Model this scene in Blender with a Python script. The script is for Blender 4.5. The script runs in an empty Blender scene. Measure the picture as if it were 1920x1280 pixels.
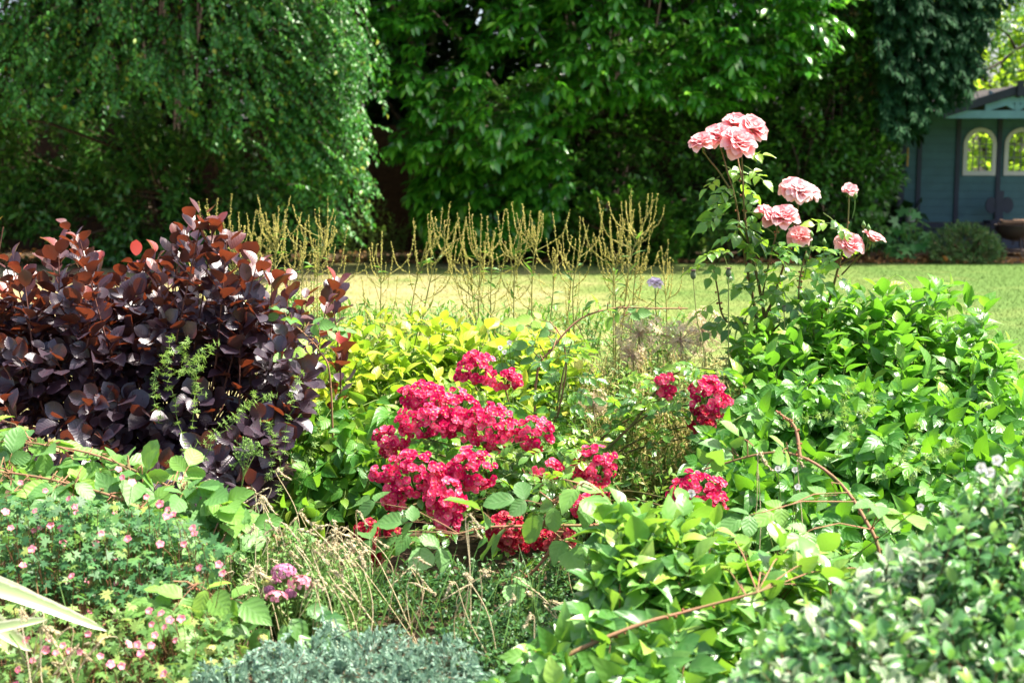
import bpy, math
import numpy as np
from mathutils import Matrix, Vector

# ------------------------------------------------------------------ camera, world, sun, exposure
SC = bpy.context.scene
COL = SC.collection
R = math.radians
CAM_Z, FPX = 1.6, 2667.0
PITCH = math.atan((640 - 285) / FPX)
cd = bpy.data.cameras.new('camera')
cd.lens = 50.0; cd.sensor_width = 36.0; cd.clip_end = 500; cd.clip_start = 0.05
cd.dof.use_dof = True; cd.dof.focus_distance = 4.95; cd.dof.aperture_fstop = 4.0
cam = bpy.data.objects.new('camera', cd); COL.objects.link(cam)
cam.location = (0, 0, CAM_Z); cam.rotation_euler = (R(90) - PITCH, 0, 0)
SC.camera = cam

SUN_EL, SUN_AZ = R(60), R(82)          # azimuth clockwise from +Y
sv = Vector((math.sin(SUN_AZ) * math.cos(SUN_EL), math.cos(SUN_AZ) * math.cos(SUN_EL), math.sin(SUN_EL)))
w = bpy.data.worlds.new('World'); SC.world = w; w.use_nodes = True
nt = w.node_tree; nt.nodes.clear()
sky = nt.nodes.new('ShaderNodeTexSky'); sky.sky_type = 'NISHITA'; sky.sun_disc = False
sky.sun_elevation = SUN_EL; sky.sun_rotation = SUN_AZ; sky.air_density = 0.8; sky.dust_density = 4.0; sky.ozone_density = 0.6
bg = nt.nodes.new('ShaderNodeBackground'); bg.inputs['Strength'].default_value = 0.12
wo = nt.nodes.new('ShaderNodeOutputWorld')
nt.links.new(sky.outputs[0], bg.inputs[0]); nt.links.new(bg.outputs[0], wo.inputs[0])
sl = bpy.data.lights.new('sun', 'SUN'); sl.energy = 5.0; sl.angle = R(0.53); sl.color = (1.0, 0.94, 0.82)
so = bpy.data.objects.new('sun', sl); COL.objects.link(so)
so.rotation_euler = sv.to_track_quat('Z', 'Y').to_euler(); so.location = sv * 40
SC.view_settings.view_transform = 'Standard'; SC.view_settings.look = 'None'
SC.view_settings.exposure = 1.7; SC.view_settings.gamma = 1.0
cy = SC.cycles
cy.max_bounces = 8; cy.diffuse_bounces = 4; cy.glossy_bounces = 3; cy.transmission_bounces = 6; cy.transparent_max_bounces = 8
cy.use_denoising = True
cy.sample_clamp_indirect = 6.0

# ------------------------------------------------------------------ helpers: points
def rng_(s): return np.random.default_rng(s)
_F = np.array([0, math.cos(PITCH), -math.sin(PITCH)]); _U = np.array([0, math.sin(PITCH), math.cos(PITCH)])
def at(px, py, Y):
    """world point(s) seen at photo pixel (px, py) at distance Y"""
    px, py, Y = np.broadcast_arrays(np.asarray(px, float), np.asarray(py, float), np.asarray(Y, float))
    u = (px - 960) / FPX; v = (640 - py) / FPX
    d = _F + v[..., None] * _U; d = d + u[..., None] * np.array([1.0, 0, 0])
    return d * (Y / d[..., 1])[..., None] + np.array([0, 0, CAM_Z])
def nrm(a): return a / np.maximum(np.linalg.norm(a, axis=-1, keepdims=True), 1e-9)
def bed_z(y):
    y = np.asarray(y, float)
    t = np.clip((7.0 - y) / 1.2, 0, 1)
    return 0.28 * t * t * (3 - 2 * t)
UP = np.array([0, 0, 1.0])

def in_poly(poly, x, y):
    p = np.asarray(poly, float); r = np.zeros(len(x), bool); j = len(p) - 1
    for i in range(len(p)):
        a, b = p[i], p[j]
        c = ((a[1] > y) != (b[1] > y)) & (x < (b[0] - a[0]) * (y - a[1]) / ((b[1] - a[1]) or 1e-9) + a[0])
        r ^= c; j = i
    return r
def region(rng, poly, n, Yt, Yb, dy, pw=1.0):
    """n points whose outline is POLY (photo pixels), leaning from distance Yt at the top to Yb at the bottom, dy thick"""
    p = np.asarray(poly, float); lo, hi = p.min(0), p.max(0); out = np.zeros((0, 2))
    while len(out) < n:
        q = rng.uniform(lo, hi, (n * 2, 2)); out = np.vstack([out, q[in_poly(poly, q[:, 0], q[:, 1])]])
    q = out[:n]; t = ((hi[1] - q[:, 1]) / (hi[1] - lo[1])) ** pw
    return at(q[:, 0], q[:, 1], Yb + (Yt - Yb) * t + rng.uniform(-dy, dy, n))

def clump(pts, scale, thr, seed=0):
    """keep the points that fall into irregular clumps, so dark gaps open between them"""
    r = rng_(seed); f = 0
    for k in range(7):
        d = nrm(r.normal(0, 1, 3)) * (1 + .35 * k) / scale; f = f + np.sin(pts @ d * 2.4 + r.uniform(0, 6.3)) / (1 + .25 * k)
    return pts[f > thr]
# ------------------------------------------------------------------ helpers: meshes made of chunks (V, [faces], A, material slot)
def build(name, chunks, mats, parent=None, base=None, smooth=True):
    V = np.vstack([c[0] for c in chunks]); A = np.vstack([c[2] for c in chunks])
    loops, starts, mi, off, ls = [], [], [], 0, 0
    for v, fs, a, m in chunks:
        for f in fs:
            f = np.asarray(f, np.int64)
            if not len(f): continue
            k, c = f.shape
            loops.append((f + off).ravel()); starts.append(ls + np.arange(k) * c); mi.append(np.full(k, m)); ls += k * c
        off += len(v)
    loops = np.concatenate(loops); starts = np.concatenate(starts); mi = np.concatenate(mi)
    if base is not None: V = V - np.asarray(base, float)
    me = bpy.data.meshes.new(name)
    me.vertices.add(len(V)); me.vertices.foreach_set('co', V.astype(np.float32).ravel())
    me.loops.add(len(loops)); me.loops.foreach_set('vertex_index', loops.astype(np.int32))
    me.polygons.add(len(starts)); me.polygons.foreach_set('loop_start', starts.astype(np.int32))
    me.polygons.foreach_set('material_index', mi.astype(np.int32))
    me.polygons.foreach_set('use_smooth', np.full(len(starts), smooth))
    at_ = me.attributes.new('lf', 'FLOAT_VECTOR', 'POINT'); at_.data.foreach_set('vector', A.astype(np.float32).ravel())
    me.update(calc_edges=True)
    for m in (mats if isinstance(mats, (list, tuple)) else [mats]): me.materials.append(m)
    o = bpy.data.objects.new(name, me); COL.objects.link(o)
    if parent is not None: o.parent = parent
    elif base is not None: o.location = base
    return o
def thing(name, label, cat, base, group=None):
    o = bpy.data.objects.new(name, None); COL.objects.link(o); o.location = Vector(base); o.empty_display_size = .1
    o['label'] = label; o['category'] = cat
    if group: o['group'] = group
    return o
def tag(o, label=None, cat=None, group=None, kind=None):
    for k, v in (('label', label), ('category', cat), ('group', group), ('kind', kind)):
        if v: o[k] = v
    return o

SHAPES = {
    'ovate': lambda s: np.sin(np.pi * s ** 0.72) ** 0.95,
    'obovate': lambda s: np.sin(np.pi * s ** 1.35) ** 0.75,
    'round': lambda s: np.sin(np.pi * s ** 1.1) ** 0.58,
    'ellip': lambda s: np.sin(np.pi * s) ** 0.85,
    'lance': lambda s: np.sin(np.pi * s ** 0.8) ** 1.25,
    'strap': lambda s: (np.minimum(1, s * 6 + .35)) * np.sqrt(np.maximum(1 - s ** 3, 0)),
}
def leaf_t(n, shape='ovate', fold=.12, droop=.2, serr=0.0, wave=0.0, side=0.0, twist=0.0):
    """leaf of unit length along x and unit width along y: base to tip, three points across"""
    s = np.linspace(0, 1, n + 1); wd = SHAPES[shape](np.clip(s, 0, 1)) * .5
    wd = np.nan_to_num(wd); wd[0] = max(wd[0], .025); wd[-1] = .012
    if serr: wd[1:-1] *= 1 + serr * np.where(np.arange(1, n) % 2 == 0, 1, -1)
    V, A = [], []
    for i in range(n + 1):
        zz = -droop * s[i] ** 2 + wave * math.sin(s[i] * 9)
        for c in (-1, 0, 1):
            V.append((s[i], c * wd[i] + side * s[i] ** 2 * 2, zz + (wave * .6 * math.sin(s[i] * 14 + c) if c else 0), (fold * wd[i] * 2 if c else 0) + twist * c * wd[i] * s[i] * 2))
            A.append((s[i], c, 0))
    F = []
    for i in range(n):
        a = i * 3; b = a + 3
        F += [(a, b, b + 1, a + 1), (a + 1, b + 1, b + 2, a + 2)]
    return np.array(V), [np.array(F)], np.array(A, float)
def petal_t(nu=4, nv=4, cup=.35, curl=.25, width=1.0, shape='obovate', ruff=0.0):
    s = np.linspace(0, 1, nu + 1); V, A = [], []
    wd = np.nan_to_num(SHAPES[shape](s)) * .5 * width
    if shape == 'obovate': wd = np.interp(s, [0, .15, .45, .75, .92, 1], [.1, .22, .42, .5, .42, .24]) * width
    for i in range(nu + 1):
        for j in range(nv + 1):
            c = 2 * j / nv - 1
            x = s[i] - .10 * c * c * s[i]
            z = cup * (c * c) * wd[i] * 1.2 - curl * max(0, s[i] - .55) ** 2 * 3 + ruff * math.sin(c * 5 + s[i] * 3) * s[i]
            V.append((x, c * wd[i], z)); A.append((s[i], c, 0))
    F = [(i * (nv + 1) + j, (i + 1) * (nv + 1) + j, (i + 1) * (nv + 1) + j + 1, i * (nv + 1) + j + 1) for i in range(nu) for j in range(nv)]
    return np.array(V), [np.array(F)], np.array(A, float)
def dome_t(n=6, h=.5):
    V = [(0, 0, h)]; A = [(1, 0, 0)]
    for k in range(n): V.append((.35 * math.cos(k * 6.283 / n), .35 * math.sin(k * 6.283 / n), h * .75)); A.append((.5, 0, 0))
    for k in range(n): V.append((.5 * math.cos(k * 6.283 / n), .5 * math.sin(k * 6.283 / n), 0)); A.append((0, 0, 0))
    T = [(0, 1 + k, 1 + (k + 1) % n) for k in range(n)]; Q = [(1 + k, 1 + n + k, 1 + n + (k + 1) % n, 1 + (k + 1) % n) for k in range(n)]
    return np.array(V), [np.array(T), np.array(Q)], np.array(A, float)
def octa_t():
    V = [(1, 0, 0), (.45, .5, 0), (.45, 0, .5), (.45, -.5, 0), (.45, 0, -.5), (0, 0, 0)]
    T = [(0, 1, 2), (0, 2, 3), (0, 3, 4), (0, 4, 1), (5, 2, 1), (5, 3, 2), (5, 4, 3), (5, 1, 4)]
    return np.array(V, float), [np.array(T)], np.array([(v[0], 0, 0) for v in V], float)
def palm_t(lobes=5, depth=.55):
    """a palmate leaf: lobes fanned round its stalk end"""
    V = [(0.18, 0, 0)]; A = [(0, 0, 0)]; F = []
    n = lobes * 2 + 1; th = np.linspace(-2.3, 2.3, n)
    for k in range(n):
        r = (.62 if k % 2 else .62 * (1 - depth)) * (1.0 if k not in (0, n - 1) else .8)
        r *= 1 - .16 * abs(th[k]) / 2.3
        V.append((.18 + r * math.cos(th[k]) * 1.1, r * math.sin(th[k]), .10 * r - (.12 if k % 2 else 0))); A.append((r, .5 if k % 2 else 0, 0))
    F = [(0, 1 + k, 2 + k) for k in range(n - 1)]
    return np.array(V), [np.array(F)], np.array(A, float)

def place(T, P, D, N, L, W=None, var=None, m=0, zs=None):
    """copies of template T at P, pointing along D, facing N"""
    V, Fs, A = T; P = np.asarray(P, float); n = len(P)
    L = np.broadcast_to(np.asarray(L, float), (n,)); W = L if W is None else np.broadcast_to(np.asarray(W, float), (n,))
    zs = L if zs is None else np.broadcast_to(np.asarray(zs, float), (n,))
    X = nrm(np.broadcast_to(D, (n, 3))); N = np.broadcast_to(N, (n, 3))
    Z = N - (N * X).sum(1, keepdims=True) * X
    bad = np.linalg.norm(Z, axis=1) < 1e-3
    if bad.any(): Z = Z.copy(); Z[bad] = np.cross(X[bad], [0.3, .9, .1])
    Z = nrm(Z); Yv = np.cross(Z, X)
    out = P[:, None] + (L[:, None] * V[None, :, 0])[..., None] * X[:, None] + (W[:, None] * V[None, :, 1])[..., None] * Yv[:, None] + (zs[:, None] * V[None, :, 2] + (W[:, None] * V[None, :, 3] if V.shape[1] > 3 else 0))[..., None] * Z[:, None]
    k = len(V); off = (np.arange(n) * k)
    fs = [(f[None] + off[:, None, None]).reshape(-1, f.shape[1]) for f in Fs]
    AA = np.broadcast_to(A[None], (n, k, 3)).copy()
    AA[:, :, 2] = (np.zeros(n) + .5 if var is None else np.broadcast_to(var, (n,)))[:, None]
    return out.reshape(-1, 3), fs, AA.reshape(-1, 3), m
def tubes(Pts, rad, sides=3, m=0, var=.5):
    """Pts (S, n, 3) paths; rad scalar, (n,) or (S, n)"""
    Pts = np.asarray(Pts, float); S, n, _ = Pts.shape
    rad = np.broadcast_to(np.asarray(rad, float), (S, n))
    T = np.gradient(Pts, axis=1); T = nrm(T)
    ref = np.where((np.abs(T[:, :1, 2:]) > .9), np.array([1.0, 0, 0]), UP)
    U = nrm(np.cross(T, ref)); W = np.cross(T, U)
    a = np.arange(sides) * 2 * np.pi / sides
    V = Pts[:, :, None] + rad[:, :, None, None] * (np.cos(a)[None, None, :, None] * U[:, :, None] + np.sin(a)[None, None, :, None] * W[:, :, None])
    i = np.arange(n - 1)[:, None]; j = np.arange(sides)[None]; j2 = (j + 1) % sides
    f = np.stack([i * sides + j, i * sides + j2, (i + 1) * sides + j2, (i + 1) * sides + j], -1).reshape(-1, 4)
    F = (f[None] + (np.arange(S) * n * sides)[:, None, None]).reshape(-1, 4)
    A = np.zeros((S, n, sides, 3)); A[..., 0] = np.linspace(0, 1, n)[None, :, None]
    A[..., 2] = (np.broadcast_to(var, (S,)))[:, None, None]
    return V.reshape(-1, 3), [F], A.reshape(-1, 3), m
def spline(ctrl, n=16):
    """smooth path through control points"""
    c = np.asarray(ctrl, float); k = len(c)
    if k == 2: return c[0] + (c[1] - c[0]) * np.linspace(0, 1, n)[:, None]
    c = np.vstack([2 * c[0] - c[1], c, 2 * c[-1] - c[-2]]); out = []
    for t in np.linspace(0, k - 1 - 1e-6, n):
        i = int(t); u = t - i; p0, p1, p2, p3 = c[i:i + 4]
        out.append(.5 * (2 * p1 + (p2 - p0) * u + (2 * p0 - 5 * p1 + 4 * p2 - p3) * u * u + (3 * p1 - p0 - 3 * p2 + p3) * u ** 3))
    return np.array(out)
def tube(path, r0, r1=None, sides=6, m=0, var=.5):
    p = np.asarray(path); r1 = r0 if r1 is None else r1
    return tubes(p[None], np.linspace(r0, r1, len(p))[None], sides, m, var)
def boxc(lo, hi, m=0, var=.5, Rm=None, org=(0, 0, 0)):
    lo, hi = np.array(lo, float), np.array(hi, float)
    V = np.array([(x, y, z) for x in (lo[0], hi[0]) for y in (lo[1], hi[1]) for z in (lo[2], hi[2])])
    if Rm is not None: V = V @ np.array(Rm).T
    V = V + np.array(org, float)
    F = np.array([(0, 1, 3, 2), (4, 6, 7, 5), (0, 4, 5, 1), (2, 3, 7, 6), (0, 2, 6, 4), (1, 5, 7, 3)])
    return V, [F], np.tile([0, 0, var], (8, 1)).astype(float), m
def join(cs):
    """several chunks of one slot as one"""
    V = np.vstack([c[0] for c in cs]); A = np.vstack([c[2] for c in cs]); F, o = [], 0
    for c in cs:
        F += [np.asarray(f) + o for f in c[1]]; o += len(c[0])
    return V, F, A, cs[0][3]
def rotx_dir(D, rng, amt):
    return nrm(D + rng.normal(0, amt, D.shape))

def sprays(rng, B, D, L, k, leaf, wid, T, mode='alt', spread=.95, sag=.15, t0=.15, grav=.2, upn=.7, tipsize=.55, var='rand', m=0, jit=.25, pet=0.0):
    """leafy twigs: from each base B along D, k leaves each.  Returns the leaf chunk and the twig paths (S,5,3)."""
    S = len(B); L = np.broadcast_to(L, (S,)).astype(float)
    kk = k // 2 if mode == 'opp' else k
    t = np.linspace(t0, 1, kk)[None] + rng.uniform(-.4, .4, (S, kk)) / kk * (0.3 if mode == 'opp' else 1)
    t = np.clip(t, 0, 1)
    if mode == 'opp': t = np.repeat(t, 2, 1)
    K = t.shape[1]
    P = B[:, None] + D[:, None] * (L[:, None] * t)[..., None] - UP * (sag * L[:, None] * t * t)[..., None]
    Tn = nrm(D[:, None] - UP * (2 * sag * t)[..., None])
    U = nrm(np.cross(Tn, UP) + 1e-6); Vv = np.cross(U, Tn)
    idx = np.arange(K)[None]
    ph0 = rng.uniform(0, 6.283, (S, 1))
    if mode == 'alt': phi = np.where(idx % 2 == 0, 0, np.pi) + rng.normal(0, .5, (S, K))
    elif mode == 'opp': phi = np.where(idx % 2 == 0, 0, np.pi) + (idx // 2 % 2) * np.pi / 2 + ph0 + rng.normal(0, .15, (S, K))
    else: phi = idx * 2.39996 + ph0 + rng.normal(0, .2, (S, K))
    Rr = np.cos(phi)[..., None] * U + np.sin(phi)[..., None] * Vv
    sp = (spread * (1.12 - .55 * t) + rng.normal(0, .18, (S, K)))[..., None]
    ax = Tn * np.cos(sp) + Rr * np.sin(sp); ax = ax - UP * (grav * (1.2 - t))[..., None]; ax = nrm(ax + rng.normal(0, jit * .4, ax.shape))
    if mode == 'alt': N = Vv * .6 + UP * upn + Tn * .15
    else: N = Tn * .8 + UP * upn
    N = N + rng.normal(0, jit, N.shape)
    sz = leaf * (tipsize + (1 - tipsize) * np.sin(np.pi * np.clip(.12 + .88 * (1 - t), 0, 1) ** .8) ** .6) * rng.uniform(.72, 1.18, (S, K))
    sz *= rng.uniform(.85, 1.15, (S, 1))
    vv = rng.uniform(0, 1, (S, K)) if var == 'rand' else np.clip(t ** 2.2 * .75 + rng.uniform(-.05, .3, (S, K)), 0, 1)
    P = P + ax * (pet * sz)[..., None]
    args = [P.reshape(-1, 3), ax.reshape(-1, 3), N.reshape(-1, 3), sz.ravel(), (sz * wid / leaf).ravel() * rng.uniform(.82, 1.15, S * K), vv.ravel()]
    if isinstance(T, list):                                       # several leaf shapes, mixed at random
        pick = rng.integers(0, len(T), S * K); cs = [place(t_, *[x[pick == i] for x in args], m) for i, t_ in enumerate(T) if (pick == i).any()]; ch = join(cs)
    else: ch = place(T, *args, m)
    q = np.linspace(0, 1, 5)[None]
    path = B[:, None] + D[:, None] * (L[:, None] * q)[..., None] - UP * (sag * L[:, None] * q * q)[..., None]
    return ch, path
def limbs(rng, root, ends, dirs, r0, r1, m=0, n=7, wob=.04):
    """branches from a root to the given ends, arriving along dirs"""
    root = np.broadcast_to(root, ends.shape); d = np.linalg.norm(ends - root, axis=1, keepdims=True)
    c1 = root + UP * d * .35 + rng.normal(0, .06, ends.shape) * d; c2 = ends - dirs * d * .35
    t = np.linspace(0, 1, n)[None, :, None]
    P = (1 - t) ** 3 * root[:, None] + 3 * t * (1 - t) ** 2 * c1[:, None] + 3 * t * t * (1 - t) * c2[:, None] + t ** 3 * ends[:, None]
    P[:, 1:-1] += rng.normal(0, wob, P[:, 1:-1].shape) * .3 * d[:, :, None].clip(0, 3)
    return tubes(P, np.linspace(r0, r1, n)[None], 4, m)

# ------------------------------------------------------------------ materials
class NB:
    def __init__(s, name):
        s.m = bpy.data.materials.new(name); s.m.use_nodes = True; s.t = s.m.node_tree; s.t.nodes.clear()
        s.out = s.n('ShaderNodeOutputMaterial')
    def n(s, ty, **kw):
        x = s.t.nodes.new(ty)
        for k, v in kw.items(): setattr(x, k, v)
        return x
    def l(s, a, b): s.t.links.new(a, b)
    def put(s, sock, v):
        if isinstance(v, bpy.types.NodeSocket): s.l(v, sock)
        elif isinstance(v, (tuple, list)) and len(v) == 3 and sock.type == 'RGBA': sock.default_value = (*v, 1)
        else: sock.default_value = v
    def ramp(s, fac, stops, interp='LINEAR'):
        r = s.n('ShaderNodeValToRGB'); r.color_ramp.interpolation = interp; e = r.color_ramp.elements
        while len(e) < len(stops): e.new(.5)
        for el, (p, c) in zip(e, stops): el.position = p; el.color = (*c, 1)
        s.l(fac, r.inputs[0]); return r.outputs[0]
    def math(s, op, a, b=0.0, c=None, clamp=False):
        x = s.n('ShaderNodeMath', operation=op, use_clamp=clamp); s.put(x.inputs[0], a); s.put(x.inputs[1], b)
        if c is not None: s.put(x.inputs[2], c)
        return x.outputs[0]
    def mix(s, f, a, b, blend='MIX'):
        x = s.n('ShaderNodeMix', data_type='RGBA', blend_type=blend); s.put(x.inputs[0], f); s.put(x.inputs[6], a); s.put(x.inputs[7], b); return x.outputs[2]
    def noise(s, scale, detail=3, vec=None, rough=.55):
        x = s.n('ShaderNodeTexNoise'); x.inputs['Scale'].default_value = scale; x.inputs['Detail'].default_value = detail; x.inputs['Roughness'].default_value = rough
        if vec is not None: s.l(vec, x.inputs['Vector'])
        return x.outputs[0]
    def coord(s): return s.n('ShaderNodeTexCoord').outputs['Object']
    def pos(s): return s.n('ShaderNodeNewGeometry').outputs['Position']
    def bump(s, h, strength=.3, dist=.01):
        x = s.n('ShaderNodeBump'); x.inputs['Strength'].default_value = strength; x.inputs['Distance'].default_value = dist; s.l(h, x.inputs['Height']); return x.outputs[0]
    def bsdf(s, col, rough=.5, spec=.5, normal=None, metal=0.0):
        b = s.n('ShaderNodeBsdfPrincipled'); s.put(b.inputs['Base Color'], col); s.put(b.inputs['Roughness'], rough)
        b.inputs['Specular IOR Level'].default_value = spec; b.inputs['Metallic'].default_value = metal
        if normal is not None: s.l(normal, b.inputs['Normal'])
        return b.outputs[0]
    def done(s, sh): s.l(sh, s.out.inputs[0]); return s.m

def leafmat(name, ramp, trans, tf=.4, rough=.45, spec=.5, under=None, vein=None, veinf=.3, edge=None, edgew=.55, mottle=.25, freq=40.0, bumpy=.25):
    b = NB(name); a = b.n('ShaderNodeAttribute', attribute_name='lf'); sx = b.n('ShaderNodeSeparateXYZ'); b.l(a.outputs['Vector'], sx.inputs[0])
    al, ac, va = sx.outputs; ab = b.math('ABSOLUTE', ac)
    col = b.ramp(va, ramp)
    nz = b.noise(9.0, 3, b.pos()); f = b.math('MULTIPLY_ADD', nz, mottle * 2, 1 - mottle)
    hs = b.n('ShaderNodeHueSaturation'); b.l(col, hs.inputs['Color']); b.l(f, hs.inputs['Value'])
    hs.inputs['Saturation'].default_value = 1.0
    col = hs.outputs[0]
    if vein:                                                      # a few brown blotches and nibbled, scorched patches
        sp = b.math('MULTIPLY', b.math('SUBTRACT', b.noise(38, 3, b.pos(), .7), .66, clamp=True), 7.0, clamp=True)
        col = b.mix(b.math('MULTIPLY', sp, .55), col, (.16, .10, .03))
    tc = b.mix(.35, trans, col) if under is None else trans
    if vein:
        mid = b.math('SUBTRACT', 1.0, b.math('MULTIPLY', ab, 9.0), clamp=True)
        sv_ = b.math('SINE', b.math('MULTIPLY', b.math('SUBTRACT', al, b.math('MULTIPLY', ab, .35)), freq))
        sv2 = b.math('POWER', b.math('MAXIMUM', sv_, 0.0), 6.0)
        vf = b.math('MULTIPLY', b.math('MAXIMUM', mid, b.math('MULTIPLY', sv2, .6)), veinf)
        col = b.mix(vf, col, vein)
        nrmv = b.bump(sv_, bumpy, .0005)
    else: nrmv = None
    if edge:
        en = b.math('ADD', ab, b.math('MULTIPLY', b.math('SUBTRACT', b.noise(60, 2, b.pos()), .5), .7))
        col = b.mix(b.math('MULTIPLY', b.math('SUBTRACT', en, edgew), 6.0, clamp=True), col, edge)
    if under:
        bf = b.n('ShaderNodeNewGeometry').outputs['Backfacing']; col = b.mix(bf, col, under)
    p = b.bsdf(col, rough, spec, nrmv)
    t = b.n('ShaderNodeBsdfTranslucent'); b.put(t.inputs[0], tc)
    mx = b.n('ShaderNodeMixShader'); mx.inputs[0].default_value = tf; b.l(p, mx.inputs[1]); b.l(t.outputs[0], mx.inputs[2])
    return b.done(mx.outputs[0])
def barkmat(name, c1, c2, scale=40, rough=.8):
    b = NB(name); n = b.noise(scale, 4, b.coord()); return b.done(b.bsdf(b.ramp(n, [(.3, c1), (.7, c2)]), rough, .25, b.bump(n, .4, .004)))
# ------------------------------------------------------------------ the setting: ground, lawn, border soil
def grid(name, x0, x1, y0, y1, nx, ny, zf, mat):
    x = np.linspace(x0, x1, nx); y = np.linspace(y0, y1, ny); X, Y = np.meshgrid(x, y, indexing='ij'); Z = zf(X, Y)
    i = np.arange(nx - 1)[:, None]; j = np.arange(ny - 1)[None]
    F = np.stack([i * ny + j, (i + 1) * ny + j, (i + 1) * ny + j + 1, i * ny + j + 1], -1).reshape(-1, 4)
    o = build(name, [(np.stack([X, Y, Z], -1).reshape(-1, 3), [F], np.zeros((nx * ny, 3)) + .5, 0)], mat); o['kind'] = 'structure'; return o

def lawn_colour(b):
    p = b.pos(); sx = b.n('ShaderNodeSeparateXYZ'); b.l(p, sx.inputs[0])
    n1 = b.noise(.35, 3, p); n2 = b.noise(1.7, 3, p); n3 = b.noise(14, 3, p)
    g = b.math('MULTIPLY_ADD', sx.outputs[0], .085, .50)                  # greener towards the summerhouse
    g = b.math('ADD', g, b.math('MULTIPLY', b.math('SUBTRACT', n1, .5), 1.0)); g = b.math('ADD', g, b.math('MULTIPLY', b.math('SUBTRACT', n2, .5), .95), clamp=True)
    g = b.math('ADD', g, b.math('MULTIPLY', b.math('SUBTRACT', n3, .5), .35), clamp=True)
    return b.ramp(g, [(0, (.33, .265, .14)), (.34, (.235, .22, .09)), (.62, (.135, .175, .045)), (1, (.07, .13, .025))])
b = NB('lawn_turf'); M_LAWN = b.done(b.bsdf(lawn_colour(b), .9, .15, b.bump(b.noise(60, 4, b.pos()), .5, .02)))
b = NB('grass_blade'); c = lawn_colour(b); p = b.bsdf(c, .6, .25)
t = b.n('ShaderNodeBsdfTranslucent'); b.l(c, t.inputs[0]); mx = b.n('ShaderNodeMixShader'); mx.inputs[0].default_value = .35; b.l(p, mx.inputs[1]); b.l(t.outputs[0], mx.inputs[2]); M_BLADE = b.done(mx.outputs[0])
b = NB('soil'); n = b.noise(25, 5, b.pos()); M_SOIL = b.done(b.bsdf(b.ramp(n, [(.25, (.03, .02, .012)), (.55, (.075, .05, .03)), (.8, (.13, .095, .055))]), .95, .1, b.bump(n, .8, .03)))
grid('lawn', -70, 70, -60, 110, 41, 41, lambda x, y: 0 * x, M_LAWN)
edge_ = lambda x: np.clip((x + 3.6) / .8, 0, 1) * np.clip((2.3 - x) / .55, 0, 1)
grid('flower_bed_soil', -3.7, 2.4, 1.2, 7.2, 81, 81, lambda x, y: (bed_z(y) * np.clip((y - 1.3) / .9, 0, 1) + .012 * np.sin(x * 7) * np.sin(y * 9)) * edge_(x) - .012 + .02 * edge_(x), M_SOIL)
grid('border_soil', -14, 15, 20.55, 25, 61, 21, lambda x, y: .006 + .05 * np.clip(y - 20.6, 0, 1), M_SOIL)

r = rng_(1)
n = 145000; yy = 7.0 + 14.1 * r.uniform(0, 1, n) ** 1.25; xx = r.uniform(-.45, .45, n) * yy + r.uniform(-.3, .3, n)
ns = 42000; yy = np.concatenate([yy, r.uniform(1.5, 7.2, ns)]); xx = np.concatenate([xx, np.where(r.uniform(0, 1, ns) < .7, r.uniform(2.2, 4.6, ns), r.uniform(-5.2, -3.5, ns))]); n += ns
P = np.stack([xx, yy, np.zeros(n)], 1); D = nrm(np.stack([r.normal(0, .28, n), r.normal(0, .28, n), np.ones(n)], 1))
BL = (np.array([(0, -.5, 0), (0, .5, 0), (1, 0, 0)]), [np.array([(0, 1, 2)])], np.array([(0, 0, 0), (0, 0, 0), (1, 0, 0.0)]))
o = build('lawn_grass', [place(BL, P, D, r.normal(0, 1, (n, 3)), r.uniform(.012, .028, n), .0045 + .0003 * (yy - 7), r.uniform(0, 1, n))], M_BLADE)
tag(o, 'short mown grass on the sunny lawn', 'grass', kind='stuff')
# small leaves lying in the border and along the lawn edge
M_LITTER = leafmat('dry_leaf', [(0, (.10, .045, .015)), (.5, (.28, .13, .04)), (1, (.40, .25, .10))], (.3, .15, .03), .15, .7, .2)
r = rng_(2); n = 2600
xx = r.uniform(-8, 9, n); yy = 20.75 + r.exponential(.5, n) - .25
P = np.stack([xx, yy, .05 * np.clip(yy - 20.6, 0, 1) + .02 + r.uniform(0, .03, n)], 1)
o = build('fallen_leaves', [place(leaf_t(2, 'ellip', .3, .3), P, r.normal(0, 1, (n, 3)) * [1, 1, .3], UP + r.normal(0, .5, (n, 3)), r.uniform(.06, .13, n), r.uniform(.03, .06, n), r.uniform(0, 1, n))], M_LITTER)
tag(o, 'brown fallen leaves littering the soil under the hedge', 'leaf litter', kind='stuff')

# ------------------------------------------------------------------ fence
M_FENCE = barkmat('fence_wood', (.030, .016, .009), (.060, .032, .017), 12)
fx = at(600, 400, 22.3)[0]
f = thing('wooden_fence', 'dark brown horizontal board fence behind the hedge shrubs', 'fence', (-1.5, 22.3, 0))
r = rng_(3); ch = []
for i in range(13):
    ch.append(boxc((-12, 22.3 + .004 * (i % 2), .06 + i * .15), (4.9, 22.325 + r.uniform(0, .004), .06 + i * .15 + .1505)))
build('board_panel', ch, M_FENCE, f, f.location, False)
for i in range(9):
    x = -11.9 + i * 1.9; build('post', [boxc((x, 22.2, 0), (x + .1, 22.29, 2.1))], M_FENCE, f, f.location, False)

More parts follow.
